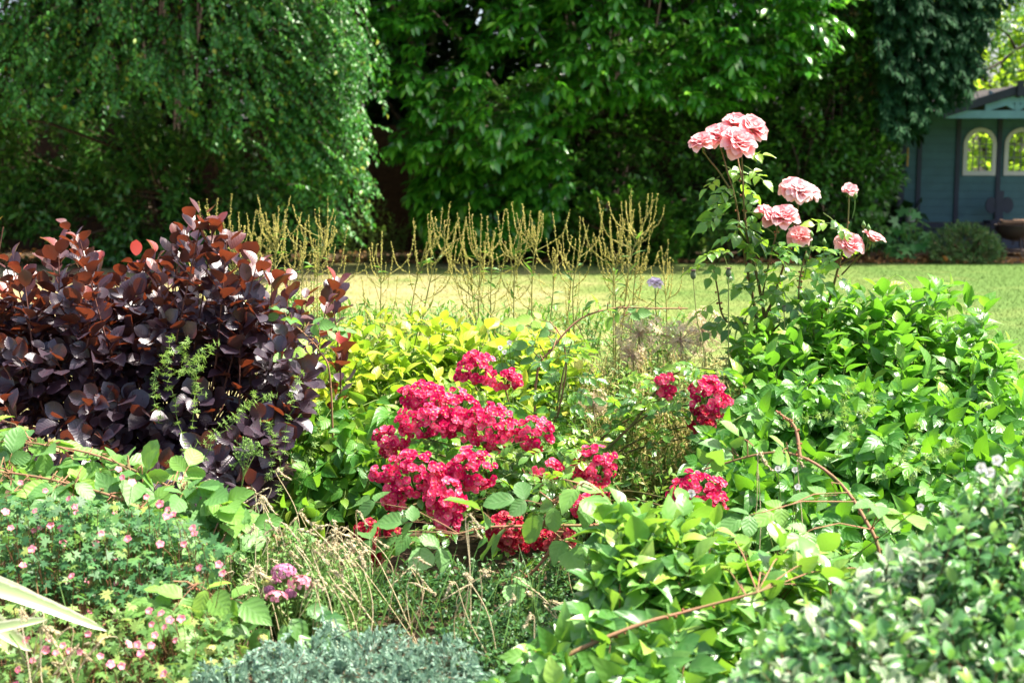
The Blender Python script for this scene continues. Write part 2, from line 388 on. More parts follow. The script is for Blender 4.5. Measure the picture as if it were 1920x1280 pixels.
# ------------------------------------------------------------------ generic shrub
M_DBARK = barkmat('dark_laurel_bark', (.018, .012, .008), (.05, .034, .022))
M_BARK = barkmat('grey_brown_bark', (.05, .035, .022), (.14, .10, .065))
M_TWIG = barkmat('brown_twig', (.06, .03, .015), (.16, .09, .04))
M_GSTEM = barkmat('green_stem', (.08, .14, .03), (.16, .22, .05))
def shrub(seed, name, label, cat, root, tips, L, k, leaf, wid, T, mat, out=.8, updir=.4, rootdir=None, trunk=None, nlimb=14, group=None, twigr=.004, bark=None, fol='foliage', stems='branches', kw=None, extra=None, lr=(.03, .008), dirs=None):
    """one shrub: leafy twigs whose tips fill TIPS; part foliage, part branches (or trunk)"""
    r = rng_(seed); root = np.asarray(root, float); o = thing(name, label, cat, root, group)
    c0 = root if rootdir is None else np.asarray(rootdir, float)
    D = nrm(tips - c0) * out + UP * updir; D = nrm(D + r.normal(0, .28, D.shape)) if dirs is None else dirs(r, tips)
    Ls = L * r.uniform(.7, 1.25, len(tips)); B = tips - D * Ls[:, None]
    kw = kw or {}
    ch, path = sprays(r, B, D, Ls, k, leaf, wid, T, **kw)
    chunks = [ch]
    mats = mat if isinstance(mat, list) else [mat]
    if extra: chunks += extra(r, B, D, Ls)
    build(fol, chunks, mats, o, root)
    tw = [tubes(path, np.linspace(twigr, twigr * .4, 5)[None], 3)]
    pick = r.choice(len(tips), min(nlimb, len(tips)), replace=False)
    tw.append(limbs(r, root + r.normal(0, .03, (len(pick), 3)) * [1, 1, 0], B[pick], D[pick], lr[0], lr[1]))
    build(stems, tw, bark or M_BARK, o, root)
    if trunk: build('trunk', [tube(spline(trunk[0], 12), trunk[1], trunk[2], 8)], bark or M_BARK, o, root)
    return o
GREEN = lambda a, b_, c: [(0, a), (.55, b_), (1, c)]

# ------------------------------------------------------------------ weeping tree
M_WEEP = leafmat('weeping_leaf', [(0, (.022, .115, .018)), (.6, (.042, .185, .026)), (.92, (.080, .26, .03)), (1, (.24, .26, .02))], (.10, .44, .015), .30, .42, .4)
T3 = leaf_t(3, 'ovate', .18, .25); T2 = leaf_t(2, 'ovate', .2, .3); T2E = leaf_t(2, 'ellip', .15, .3); T3E = leaf_t(3, 'ellip', .14, .35)
r = rng_(10)
polyW = [(-260, -900), (650, -900), (690, -300), (670, 20), (705, 110), (680, 210), (700, 300), (625, 310), (630, 385), (580, 370), (545, 280), (480, 230), (400, 260), (330, 170), (200, 190), (60, 180), (-80, 250), (-260, 220)]
root = np.array([-5.1, 21.3, 0])
tips = clump(region(r, polyW, 13000, 19.0, 18.3, .95), .36, .35, 3)
rim = np.concatenate([np.stack([r.uniform(520, 690, 420), r.uniform(-40, 330, 420)], 1), np.stack([r.uniform(560, 735, 120), r.uniform(60, 420, 120)], 1)])
tips = np.vstack([tips, at(rim[:, 0] - np.clip(rim[:, 1] - 250, 0, 200) * .2, rim[:, 1], r.uniform(17.6, 18.8, 540))])
def wdirs(r, t):
    D = nrm((t - np.array([-5.0, 20.9, 4.6])) * [1, .7, 0]) * .75 + r.normal(0, .3, t.shape); D[:, 2] = r.uniform(-.75, .15, len(t)); return nrm(D)
shrub(11, 'weeping_tree', 'large weeping tree with small grey-green leaves hanging in curtains at the lawn edge', 'tree', root, tips, .60, 20, .078, .050, T2, M_WEEP, bark=M_DBARK, nlimb=40, twigr=.006, fol='crown',
      dirs=wdirs, kw=dict(mode='alt', sag=.45, spread=1.1, grav=.5, upn=.55, tipsize=.7, jit=.45), trunk=([(-5.1, 21.3, 0), (-5.0, 21.2, 1.4), (-5.1, 20.9, 3), (-4.9, 20.4, 5.5)], .2, .09), lr=(.05, .007))
# ------------------------------------------------------------------ dark evergreen under the weeping tree
M_DARKEV = leafmat('dark_evergreen_leaf', GREEN((.026, .105, .018), (.050, .165, .028), (.10, .24, .04)), (.14, .40, .02), .2, .35, .5)
polyE = [(-280, 120), (60, 190), (250, 180), (420, 230), (560, 260), (640, 330), (645, 430), (600, 480), (-280, 490)]
shrub(12, 'evergreen_shrub', 'dark broad-leaved evergreen filling the shade below the weeping tree', 'shrub', (-4.2, 20.9, 0), clump(region(rng_(13), polyE, 4200, 19.9, 20.0, .55), .5, -.35, 4), .42, 11, .125, .062, T3E, M_DARKEV,
      updir=.2, kw=dict(mode='spiral', spread=1.0, grav=.35, sag=.2, jit=.35), nlimb=30)

# ------------------------------------------------------------------ cherry laurel
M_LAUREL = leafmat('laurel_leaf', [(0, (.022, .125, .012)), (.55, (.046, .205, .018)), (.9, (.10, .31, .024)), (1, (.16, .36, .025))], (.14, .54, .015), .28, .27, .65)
polyL = [(690, -800), (1560, -800), (1600, -150), (1600, 60), (1500, 140), (1460, 165), (1300, 200), (1215, 165), (1130, 200), (1080, 240), (990, 265), (930, 300), (870, 275), (800, 300), (735, 290), (725, 250), (770, 190), (700, 150), (690, 60), (650, 0)]
polyL2 = [(765, 340), (800, 270), (930, 265), (1030, 250), (1060, 300), (1045, 380), (1015, 420), (1000, 455), (860, 465), (800, 440), (770, 400)]
r = rng_(20)
tl = np.vstack([clump(region(r, polyL, 7000, 20.2, 19.6, .75) * [1, 1, 1.7], .62, -.12, 5) / [1, 1, 1.7], region(r, polyL2, 460, 20.2, 20.2, .35)])
def ldirs(r, t):
    D = (t - np.array([1.4, 21.0, 2.2])) * [.45, .8, .25]; D = nrm(D) + r.normal(0, .42, t.shape); D[:, 2] = D[:, 2] * .5 + .10; return nrm(D)
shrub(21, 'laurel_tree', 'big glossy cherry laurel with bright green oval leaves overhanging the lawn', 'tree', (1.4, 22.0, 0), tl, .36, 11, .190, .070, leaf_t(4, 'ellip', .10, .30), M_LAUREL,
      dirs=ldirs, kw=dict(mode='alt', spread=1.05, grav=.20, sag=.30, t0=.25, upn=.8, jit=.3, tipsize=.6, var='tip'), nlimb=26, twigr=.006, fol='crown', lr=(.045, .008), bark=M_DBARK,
      trunk=([(1.4, 22.0, 0), (1.5, 21.9, 1.0), (1.35, 21.6, 2.4), (1.5, 20.6, 5)], .13, .06))
# bare grey stems that lean through the laurel's open base
# ------------------------------------------------------------------ bright low shrub below the laurel
M_LOWSH = leafmat('low_shrub_leaf', GREEN((.028, .105, .014), (.050, .165, .018), (.10, .25, .025)), (.14, .42, .02), .35, .45, .4)
polyS = [(1040, 410), (1080, 360), (1150, 340), (1230, 345), (1280, 390), (1292, 440), (1270, 480), (1200, 490), (1060, 485)]
shrub(22, 'low_shrub', 'low mid-green shrub with small leaves spreading under the laurel', 'shrub', (1.9, 20.8, 0), region(rng_(23), polyS, 420, 20.5, 20.2, .3), .28, 14, .085, .048, T3, M_LOWSH,
      updir=.35, kw=dict(mode='alt', grav=.25, jit=.35), nlimb=24, bark=M_TWIG)
# ------------------------------------------------------------------ shaded ivy-like hedge between laurel and summerhouse
M_SHADEH = leafmat('shade_hedge_leaf', GREEN((.028, .105, .014), (.052, .17, .022), (.11, .25, .03)), (.12, .36, .018), .2, .33, .55)
polyH = [(780, 200), (1180, 60), (1400, 0), (1700, 0), (1700, 120), (1690, 240), (1695, 330), (1660, 400), (1680, 470), (780, 480), (765, 300)]
shrub(24, 'evergreen_hedge', 'shaded dark evergreen hedge between the laurel and the blue summerhouse', 'hedge', (4.2, 21.7, 0), clump(region(rng_(25), polyH, 4600, 21.4, 20.9, .4), .45, -.5, 6), .4, 11, .115, .06, T3E, M_SHADEH,
      updir=.1, kw=dict(mode='spiral', grav=.45, jit=.35), nlimb=34, bark=M_DBARK)
# dark hedge filling behind laurel and weeping tree, above the fence
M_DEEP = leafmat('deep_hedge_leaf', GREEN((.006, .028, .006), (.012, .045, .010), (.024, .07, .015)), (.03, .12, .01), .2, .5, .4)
polyB = [(-500, -900), (1750, -900), (1720, 430), (1100, 430), (1000, 300), (-500, 300)]
shrub(26, 'boundary_hedge', 'tall dark boundary hedge rising behind the brown board fence', 'hedge', (-1.2, 23.6, 0), region(rng_(27), polyB, 7500, 23.6, 23.4, .8), .6, 13, .30, .19, T2, M_DEEP,
      updir=.2, kw=dict(mode='spiral', grav=.2, jit=.4), nlimb=40, lr=(.07, .012))
# ------------------------------------------------------------------ shrub with buff seed heads, and dark conifer
M_BUFFSH = leafmat('seedhead_shrub_leaf', GREEN((.016, .075, .018), (.034, .11, .026), (.07, .16, .03)), (.09, .28, .03), .28, .45, .4)
M_BUFF = leafmat('buff_seed_head', GREEN((.20, .15, .06), (.30, .22, .09), (.38, .27, .12)), (.3, .2, .06), .2, .7, .2)
polyP = [(1570, -250), (1700, -250), (1690, 60), (1700, 140), (1705, 200), (1680, 225), (1640, 220), (1600, 180), (1580, 60)]
def buff(r, B, D, L):
    i = r.choice(len(B), 170); e = B[i] + D[i] * L[i][:, None]; k = 16
    P = np.repeat(e, k, 0) + r.normal(0, .035, (len(i) * k, 3)); return [place(T2, P, r.normal(0, 1, P.shape) + UP, r.normal(0, 1, P.shape), .035, .02, r.uniform(0, 1, len(P)), 1)]
shrub(28, 'flowering_shrub', 'tall mid-green shrub speckled with faded buff flower heads beside the conifer', 'shrub', (5.0, 22.1, 0), region(rng_(29), polyP, 900, 21.5, 21.3, .35), .36, 13, .085, .045, T3, [M_BUFFSH, M_BUFF],
      updir=.15, kw=dict(mode='alt', grav=.5, jit=.35), nlimb=18, bark=M_DBARK, extra=buff)
M_CONIF = leafmat('conifer_spray', GREEN((.007, .040, .014), (.013, .060, .020), (.028, .09, .026)), (.03, .14, .03), .15, .7, .12)
polyC = [(1600, -500), (2300, -500), (2300, -90), (1950, -60), (1880, 10), (1850, 70), (1850, 120), (1810, 175), (1760, 190), (1740, 215), (1690, 250), (1660, 230), (1650, 100)]  # unseen right part of the crown added to shade hedge and summerhouse
r = rng_(31)
shrub(30, 'conifer_tree', 'dark blue-green conifer with drooping sprays above the summerhouse roof', 'tree', (6.2, 25.6, 0), region(rng_(31), polyC, 5000, 21.6, 20.6, .5), .5, 30, .13, .034, leaf_t(2, 'lance', .1, .25), M_CONIF,
      dirs=lambda r, t: nrm((t - np.array([6.4, 25, 4])) * [.6, .8, 0] + r.normal(0, .3, t.shape) + [0, 0, -.3]), kw=dict(mode='alt', spread=.8, grav=.35, sag=.35, upn=.6, jit=.25, tipsize=.4), nlimb=20, twigr=.006, fol='crown', bark=M_DBARK, lr=(.05, .01),
      trunk=([(6.2, 25.6, 0), (6.2, 25.5, 3), (6.25, 25.4, 7.5)], .2, .06))
# ------------------------------------------------------------------ sunlit lime tree behind the summerhouse
M_LIME = leafmat('lime_leaf', GREEN((.20, .36, .02), (.30, .48, .03), (.42, .55, .05)), (.50, .70, .04), .58, .5, .2)
polyT = [(1700, -160), (2300, -160), (2350, 330), (2150, 430), (1740, 430), (1720, 200), (1780, 60)]
shrub(32, 'lime_green_tree', 'sunlit lime-green tree with dark bare boughs behind the summerhouse', 'tree', (10.6, 30.5, 0), region(rng_(33), polyT, 1900, 30.5, 27.8, .8), .7, 12, .15, .10, T2, M_LIME,
      updir=.2, kw=dict(mode='alt', grav=.3, jit=.5), nlimb=30, twigr=.006, fol='crown', lr=(.10, .014), bark=barkmat('dark_bark', (.02, .014, .01), (.05, .035, .025)),
      trunk=([(10.6, 30.5, 0), (10.5, 30.3, 1.6), (10.7, 30, 3.4), (11, 29.6, 6.5)], .24, .1))
# the dark bough that reaches over the roof
br = thing('overhanging_bough', 'dark bare tree bough reaching across the gap above the summerhouse roof', 'branch', at(1960, 60, 25.2))
pth = [spline([at(1990, 60, 25.4), at(1915, 88, 25.1), at(1875, 118, 24.9), at(1830, 140, 24.6), at(1800, 150, 24.3)], 14), spline([at(1905, 94, 25.1), at(1890, 66, 24.9), at(1870, 52, 24.8)], 14), spline([at(1960, 100, 25.3), at(1925, 130, 25.2), at(1880, 140, 25.1)], 14)]
build('limb', [tubes(np.array(pth), np.linspace(.032, .010, 14)[None], 6)], bpy.data.materials['dark_bark'], br, br.location)
r = rng_(35); q = np.stack([r.uniform(1860, 1990, 70), r.uniform(20, 130, 70)], 1); tp = at(q[:, 0], q[:, 1], r.uniform(24.6, 25.6, 70))
build('leaves', [sprays(r, tp, nrm(r.normal(0, 1, tp.shape)), .3, 10, .10, .06, T2, grav=.4)[0]], M_SHADEH, br, br.location)
# ------------------------------------------------------------------ plants at the foot of the summerhouse
M_CATM = leafmat('grey_green_bush_leaf', [(0, (.05, .13, .04)), (.6, (.09, .20, .055)), (.9, (.14, .25, .07)), (1, (.25, .20, .08))], (.10, .24, .04), .3, .5, .3)
polyA = [(1738, 455), (1745, 430), (1775, 418), (1800, 408), (1830, 415), (1860, 428), (1885, 450), (1890, 478), (1860, 487), (1745, 486)]
shrub(36, 'rounded_bush', 'low rounded grey-green bush on the lawn edge before the summerhouse', 'bush', at(1815, 470, 20.9) * [1, 1, 0], region(rng_(37), polyA, 520, 21.1, 20.6, .28), .2, 16, .055, .018, T2, M_CATM,
      updir=.6, kw=dict(mode='spiral', spread=.7, grav=.05, jit=.35), nlimb=26, bark=M_TWIG)
M_SYC = leafmat('sapling_leaf', GREEN((.05, .18, .045), (.08, .25, .06), (.13, .31, .08)), (.12, .33, .04), .35, .45, .4)
r = rng_(38); q = region(r, [(1665, 470), (1668, 440), (1700, 395), (1725, 398), (1745, 430), (1750, 470), (1700, 482)], 46, 21.2, 20.9, .2); bs = at(1708, 480, 21.1) * [1, 1, 0]
o = thing('sapling', 'young broad-lobed sapling beside the rounded bush at the summerhouse corner', 'plant', bs)
build('leaves', [place(palm_t(5, .45), q, (q - bs) * [1, 1, .2] + r.normal(0, .3, q.shape) - UP * .2, UP * .7 + np.array([0, -.6, 0]) + r.normal(0, .3, q.shape), r.uniform(.16, .26, 46), None, r.uniform(0, 1, 46))], M_SYC, o, bs)
build('stem', [limbs(r, bs, q[:24], nrm(q[:24] - bs), .012, .004)], M_GSTEM, o, bs)
# rough weeds at the foot of the fence
M_WEED = leafmat('weed_leaf', GREEN((.05, .11, .025), (.09, .17, .035), (.17, .20, .06)), (.16, .3, .03), .35, .55, .25)
for i, (px, hgt, lab) in enumerate([(655, 1.0, 'thin pale weeds by the trailing end of the weeping tree'), (702, 1.25, 'tall wispy weeds standing in front of the bare fence'), (742, .9, 'short leafy weeds where the laurel starts'), (1330, .8, 'sparse weeds in the shade beyond the pink rose')]):
    r = rng_(40 + i); bs = at(px, 485, 20.7) * [1, 1, 0]; n = 16
    e = bs + np.stack([r.normal(0, .22, n), r.normal(0, .15, n), r.uniform(.45, 1, n) * hgt], 1)
    o = thing('weed_clump', lab, 'weed', bs, 'weeds at the hedge foot')
    D = nrm(e - bs + UP * .2); c1, path = sprays(r, bs + r.normal(0, .12, (n, 3)) * [1, 1, 0], D, np.linalg.norm(e - bs, axis=1), 16, .09, .03, T2, mode='alt', grav=.2, t0=.1)
    build('leaves', [c1], M_WEED, o, bs); build('stems', [tubes(path, np.linspace(.005, .002, 5)[None], 3)], M_GSTEM, o, bs)
# ------------------------------------------------------------------ summerhouse
def paintmat(name, col, var=.25, boards=0.0, rough=.6):
    b = NB(name); p = b.coord(); n = b.noise(5, 4, p); c2 = tuple(x * (1 - var) for x in col); c = b.ramp(n, [(.3, c2), (.7, col)])
    sx = b.n('ShaderNodeSeparateXYZ'); b.l(p, sx.inputs[0]); kn = b.noise(9, 2, p); c = b.mix(b.math('MULTIPLY', b.math('SUBTRACT', kn, .68, clamp=True), 3.0, clamp=True), c, tuple(x * .5 for x in col))
    return b.done(b.bsdf(c, rough, .35, b.bump(b.noise(40, 3, p), .15, .003)))
M_TEAL = paintmat('teal_boards', (.047, .120, .136)); M_NAVY = paintmat('navy_trim', (.022, .026, .045)); M_PALE = paintmat('lit_truss_pale_bracket', (.15, .30, .35))  # M_PALE: caught light painted on the truss; the bracket's own pale blue
M_CREAM = paintmat('cream_frame', (.50, .48, .44), .1); M_LEAD = paintmat('grey_glazing_bar', (.16, .16, .17)); M_ROOF = paintmat('brown_roof_felt', (.06, .045, .042)); M_OCHRE = paintmat('ochre_strip', (.55, .30, .06))
M_INT = paintmat('bare_wood_inside', (.22, .15, .09))
b = NB('window_glass'); g = b.n('ShaderNodeBsdfGlass'); g.inputs['IOR'].default_value = 1.45; g.inputs['Roughness'].default_value = 0
tr = b.n('ShaderNodeBsdfTransparent'); gl = b.n('ShaderNodeBsdfGlossy'); gl.inputs['Roughness'].default_value = .02
mx = b.n('ShaderNodeMixShader'); mx.inputs[0].default_value = .06; b.l(tr.outputs[0], mx.inputs[1]); b.l(gl.outputs[0], mx.inputs[2]); M_GLASS = b.done(mx.outputs[0])
YW = 23.0; MP = at(961, 285, YW)[0] - at(960, 285, YW)[0]
hx = lambda px: float(at(px, 285, YW)[0]); hz = lambda py: float(at(960, py, YW)[2])
BX = np.array([hx(1905), YW, 0]); hut = thing('summerhouse', 'teal-blue wooden summerhouse with arched cream windows and a trussed porch gable', 'summerhouse', BX)
X0, X1 = hx(1692), hx(2118); Z0, Z1 = hz(417), hz(205)
wins = [(hx(1812), hx(1861)), (hx(1889), hx(1939)), (hx(1990), hx(2040))]
ZB, ZT = hz(322), hz(246)          # window opening: sill height and crown of the arch
def wall(name, y, openings, mat, th=.03, zb=ZB, zt=ZT):
    ch = []; zs = np.arange(Z0, Z1 + .01, .125); xs = [X0]
    for a, c in openings: xs += [a, c]
    xs.append(X1)
    for i, z in enumerate(zs[:-1]):
        lo, hi = z + .004, min(z + .125, Z1)
        for j in range(0, len(xs) - 1):
            if j % 2 == 0: ch.append(boxc((xs[j], y, lo), (xs[j + 1], y + th, hi)))
            else:
                if lo < zb - .01: ch.append(boxc((xs[j], y, lo), (xs[j + 1], y + th, min(hi, zb))))
                if hi > zt + .01: ch.append(boxc((xs[j], y, max(lo, zt)), (xs[j + 1], y + th, hi)))
    return build(name, ch, mat, hut, BX, False)
build('front_wall_core', [boxc((X0 - .005, YW + .031, Z0), (X1, YW + .034, ZB)), boxc((X0 - .005, YW + .031, ZT), (X1, YW + .034, Z1))] + [boxc((x0_, YW + .031, ZB + .001), (x1_, YW + .034, ZT - .001)) for x0_, x1_ in zip([X0] + [w_[1] for w_ in wins], [w_[0] for w_ in wins] + [X1])], M_NAVY, hut, BX, False)
wall('front_wall', YW, wins, M_TEAL)
bw = [(hx(1730), hx(1800)), (hx(1812), hx(1884)), (hx(1896), hx(1968)), (hx(1980), hx(2060))]
wall('back_wall', YW + 2.3, bw, M_INT, zb=hz(345), zt=hz(212))
for x in (X0, X1 - .03):
    build('side_wall', [boxc((x, YW + .04, Z0 + i * .125 + .003), (x + .03, YW + 2.29, min(Z0 + (i + 1) * .125, Z1))) for i in range(int((Z1 - Z0) / .125))], M_TEAL, hut, BX, False)
YP = YW - 1.0; hp = lambda px: float(at(px, 285, YP)[0]); zp = lambda py: float(at(960, py, YP)[2])
# gabled roof over house and porch
XA = hp(1905); ZA = zp(168); ZE = zp(216); XE0, XE1 = hp(1765), hp(2140)
def slab(p0, p1, th, y0, y1):
    (xa, za), (xb, zb) = p0, p1
    V = np.array([(x, y, z + d) for (x, z) in ((xa, za), (xb, zb)) for y in (y0, y1) for d in (0, th)])
    return V, [np.array([(0, 1, 3, 2), (4, 6, 7, 5), (0, 4, 5, 1), (2, 3, 7, 6), (0, 2, 6, 4), (1, 5, 7, 3)])], np.full((8, 3), .5), 0
XA2 = (X0 + X1) / 2
XG0, XG1 = hp(1765), 2 * XA - hp(1765)
roof = build('roof', [slab((XG0, ZE + .02), (XA, ZA), .06, YW - 1.0, YW + 2.5), slab((XA, ZA), (XG1, ZE + .02), .06, YW - 1.0, YW + 2.5), boxc((XG1, YW - .3, ZE + .02), (X1 + .2, YW + 2.5, ZE + .08)), boxc((X0 - .1, YW + .05, Z1 + .002), (XG0 + .2, YW + 2.5, Z1 + .06))], M_ROOF, hut, BX, False)
bb = slab((XG0 - .03, ZE - .05), (XA, ZA - .06), .13, YW - 1.06, YW - 1.005); b2 = slab((XA, ZA - .06), (XG1 + .03, ZE - .05), .13, YW - 1.06, YW - 1.005)
build('bargeboard', [bb, b2], M_NAVY, hut, BX, False)
build('finial', [boxc((XA - .05, YW - 1.10, ZA - .1), (XA + .05, YW - 1.062, ZA + .13))], M_NAVY, hut, BX, False)
# porch gable truss; its paler blue paints in the light it catches
yt = YW - .98; tz = zp(222)
slope = (ZA - ZE) / (XA - XG0)
def bar(x0, z0, x1, z1, hgt, y=yt, th=.05): return slab((x0, z0), (x1, z1), hgt, y, y + th)
build('gable_truss', [boxc((hp(1772), yt, tz), (2 * XA - hp(1772), yt + .05, tz + .12)), bar(hp(1845), ZE + .05, XA - .036, ZA - .25 + .05, .11, yt + .003), bar(XA + .036, ZA - .25 + .05, 2 * XA - hp(1845), ZE + .05, .11, yt + .003),
      boxc((XA - .035, yt + .006, tz + .121), (XA + .035, yt + .05, ZA - .12)), bar(hp(1852), zp(180), XA - .04, tz + .122, .085, yt + .012), bar(XA + .04, tz + .122, 2 * XA - hp(1852), zp(180), .085, yt + .012)], M_PALE, hut, BX, False)
build('gable_panel', [(np.array([(XG0, YW - .003, Z1), (XG1, YW - .003, Z1), (XA, YW - .003, ZA - .02), (XG0, YW + .03, Z1), (XG1, YW + .03, Z1), (XA, YW + .03, ZA - .02)]), [np.array([(0, 1, 2), (5, 4, 3)])], np.full((6, 3), .5), 0)], M_NAVY, hut, BX, False)
# porch posts and wall battens, floor, corner
for px in (1724, 1796, 1873, 1950, 2050): build('wall_batten', [boxc((hx(px) - .035, YW - .03, Z0), (hx(px) + .035, YW - .003, Z1))], M_NAVY, hut, BX, False)
build('corner_post', [boxc((X0 - .06, YW - .05, 0), (X0 + .04, YW - .004, Z1))], M_NAVY, hut, BX, False)
build('floor_beam', [boxc((X0, YW - .09, Z0 - .10), (X1, YW - .035, Z0 - .005))], M_NAVY, hut, BX, False)
build('plinth', [boxc((X0 + .05, YW - .03, 0), (X1, YW + 2.2, Z0 - .11))], paintmat('slate_plinth', (.045, .06, .09)), hut, BX, False)
build('floor', [boxc((X0 + .031, YW + .036, Z0 - .1), (X1 - .031, YW + 2.28, Z0 - .004))], M_INT, hut, BX, False)
build('side_porch_bracket', [(lambda V: (np.array([(x, y, z) for y in (YW - .35, YW - .28) for x, z in V]), [np.array([(0, 1, 2, 3), (7, 6, 5, 4), (0, 4, 5, 1), (1, 5, 6, 2), (2, 6, 7, 3), (3, 7, 4, 0)])], np.full((8, 3), .5), 0))([(hx(1664), hz(238)), (hx(1688), hz(238)), (hx(1681), hz(252)), (hx(1666), hz(266))])], M_PALE, hut, BX, False)
o = build('wall_strip', [boxc((hx(1700.5), YW - .02, hz(312)), (hx(1703.5), YW - .004, hz(277)))], M_OCHRE, hut, BX, False); o['label'] = 'thin ochre strip beside the corner'
def arch(x0, x1, zb, zt, n=14):
    """outline of an arched window, sill corner to sill corner, over a half-round head"""
    rr = (x1 - x0) / 2; zc = zt - rr; a = np.linspace(0, np.pi, n)
    return np.vstack([[(x0, zb)], np.stack([(x0 + x1) / 2 - rr * np.cos(a), zc + rr * np.sin(a)], 1), [(x1, zb)]])
def ring(o_, i_, y0, y1):
    n = len(o_); V = np.array([(p[0], y, p[1]) for y in (y0, y1) for q in (o_, i_) for p in q]); F = []
    for k in range(n):
        k2 = (k + 1) % n
        F += [(k, k2, n + k2, n + k), (2 * n + k2, 2 * n + k, 3 * n + k, 3 * n + k2), (k2, k, 2 * n + k, 2 * n + k2), (n + k, n + k2, 3 * n + k2, 3 * n + k)]
    return V, [np.array(F)], np.full((len(V), 3), .5), 0
for a, c in wins:
    wi = build('window', [ring(arch(a - .055, c + .055, ZB - .06, ZT + .055), arch(a + .012, c - .012, ZB + .012, ZT - .012), YW - .03, YW - .003)], M_CREAM, hut, BX, False)
    A_ = arch(a, c, ZB, ZT); ch = []
    for s0, s1, xc in ((1, 8, a), (8, 15, c)):                       # board filling the corners outside the round head
        pts = A_[1:9] if s0 == 1 else A_[7:15]
        V = np.array([(xc, YW + .001, ZT)] + [(p[0], YW + .001, p[1]) for p in pts]); ch.append((V, [np.array([(0, k, k + 1) for k in range(1, len(pts))])], np.full((len(V), 3), .5), 0))
    build('spandrel', ch, M_TEAL, hut, BX, False)
    def child(nm, chs, m):
        o = build(nm, [(v - BX, f_, a_, 0) for v, f_, a_, _ in chs], m, wi, None, False); return o
    G = arch(a + .01, c - .01, ZB + .01, ZT - .01); V = np.array([(p[0], YW + .006, p[1]) for p in G]); cen = np.array([[(a + c) / 2, YW + .006, (ZB + ZT) / 2]])
    V = np.vstack([cen, V]); child('pane', [(V, [np.array([(0, k, k % len(G) + 1) for k in range(1, len(G) + 1)])], np.full((len(V), 3), .5), 0)], M_GLASS)
    rr = (c - a) / 2; zc = ZT - rr; w4 = (c - a) / 4; bars = []
    for k in (1, 2, 3): bars.append(boxc((a + k * w4 - .008, YW - .012, ZB), (a + k * w4 + .008, YW + .004, zc + (.0 if k == 2 else .0))))
    for z in (ZB + (zc - ZB) * .52, zc): bars.append(boxc((a, YW - .015, z - .008), (c, YW + .003, z + .008)))
    yb = YW - .004
    for k in (0, 1, 2, 3, 4):                                        # interlaced gothic curves springing from the upright bars
        for sgn in (-1, 1):
            th = np.linspace(0, 1.2, 9); Rr = 1.5 * rr; x0 = a + k * w4
            pts = np.stack([x0 + sgn * Rr * (1 - np.cos(th)), np.full(9, yb), zc + np.sin(th) * Rr], 1)
            ok = (pts[:, 0] - (a + c) / 2) ** 2 + (pts[:, 2] - zc) ** 2 < (rr * 1.0) ** 2
            if ok.sum() > 2: bars.append(tube(pts[ok], .008, .008, 4))
    child('glazing_bars', bars, M_LEAD)
# things standing about the porch
o = thing('garden_chair', 'dark folding chair with round-lobed back against the summerhouse wall', 'chair', at(1873, 417, 22.6)); bs = np.array(o.location); ch = []
for s in (-1, 1): 
    a = np.linspace(0, 2 * np.pi, 15)[:-1]; V = np.array([(s * .13 + .09 * math.cos(t), y, .27 + .13 * math.sin(t)) for y in (0, .03) for t in a]); n = 14
    ch.append((V + bs, [np.array([(k, (k + 1) % n, n + (k + 1) % n, n + k) for k in range(n)]), np.array([(0, k, k + 1) for k in range(1, n - 1)] + [(n, n + k + 1, n + k) for k in range(1, n - 1)])], np.full((28, 3), .5), 0))
build('backrest', ch + [boxc((-.06, -.01, .05), (.06, -.002, .5), org=bs)], M_NAVY, o, bs, False)
build('seat', [boxc((-.26, -.38, .0), (.26, -.03, .04), org=bs)], M_NAVY, o, bs, False)
for x in (-.24, .21):
    for y in (-.36, -.06): build('leg', [boxc((x, y, -.36), (x + .03, y + .03, -.003), org=bs)], M_NAVY, o, bs, False)
M_IRON = paintmat('rusty_iron', (.05, .032, .025)); bs = at(1902, 478, 21.6) * [1, 1, 0]
o = thing('fire_bowl', 'rusty iron fire bowl on a stand with split logs at the lawn edge', 'fire pit', bs)
a = np.linspace(0, np.pi / 2, 7); n = 20; V = np.array([(.30 * math.cos(t) * math.cos(k * 2 * math.pi / n), .30 * math.cos(t) * math.sin(k * 2 * math.pi / n), .50 - .24 * math.sin(t)) for t in a for k in range(n)]) + bs
build('bowl', [(V, [np.array([(i * n + k, i * n + (k + 1) % n, (i + 1) * n + (k + 1) % n, (i + 1) * n + k) for i in range(6) for k in range(n)])], np.full((len(V), 3), .5), 0), tube(np.array([(.303 * math.cos(k), .303 * math.sin(k), .5) for k in np.linspace(0, 6.283, 25)]) + bs, .014, .014, 6)], M_IRON, o, bs)
for k in range(3):
    q = k * 2.094 + .6; build('leg', [tube(np.array([(.18 * math.cos(q), .18 * math.sin(q), .34), (.27 * math.cos(q), .27 * math.sin(q), 0.02)]) + bs, .013, .013, 6)], M_IRON, o, bs)
build('lower_shelf', [boxc((-.26, -.2, .10), (.26, .2, .125), org=bs)], M_IRON, o, bs, False)
r = rng_(50)
for k, lab in enumerate(['pale split log lying across the fire bowl', 'reddish log end resting on the rim of the fire bowl', 'short dark log at the back of the fire bowl']):
    c0 = bs + [(-.02, -.1, .545), (-.22, .02, .545), (.12, .12, .545)][k]; q = [.1, 1.2, .4][k]; d = np.array([math.cos(q), math.sin(q), 0]) * [.24, .14, .16][k]
    tag(build('log', [tube(np.array([c0 - d, c0 - d * .95, c0, c0 + d * .95, c0 + d]), [.02, .045, .048, .042, .02][2] if False else .042, .04, 7)], barkmat('log_wood', (.09, .045, .025), (.20, .12, .07)), None, c0), lab, 'log', 'logs on the fire bowl')
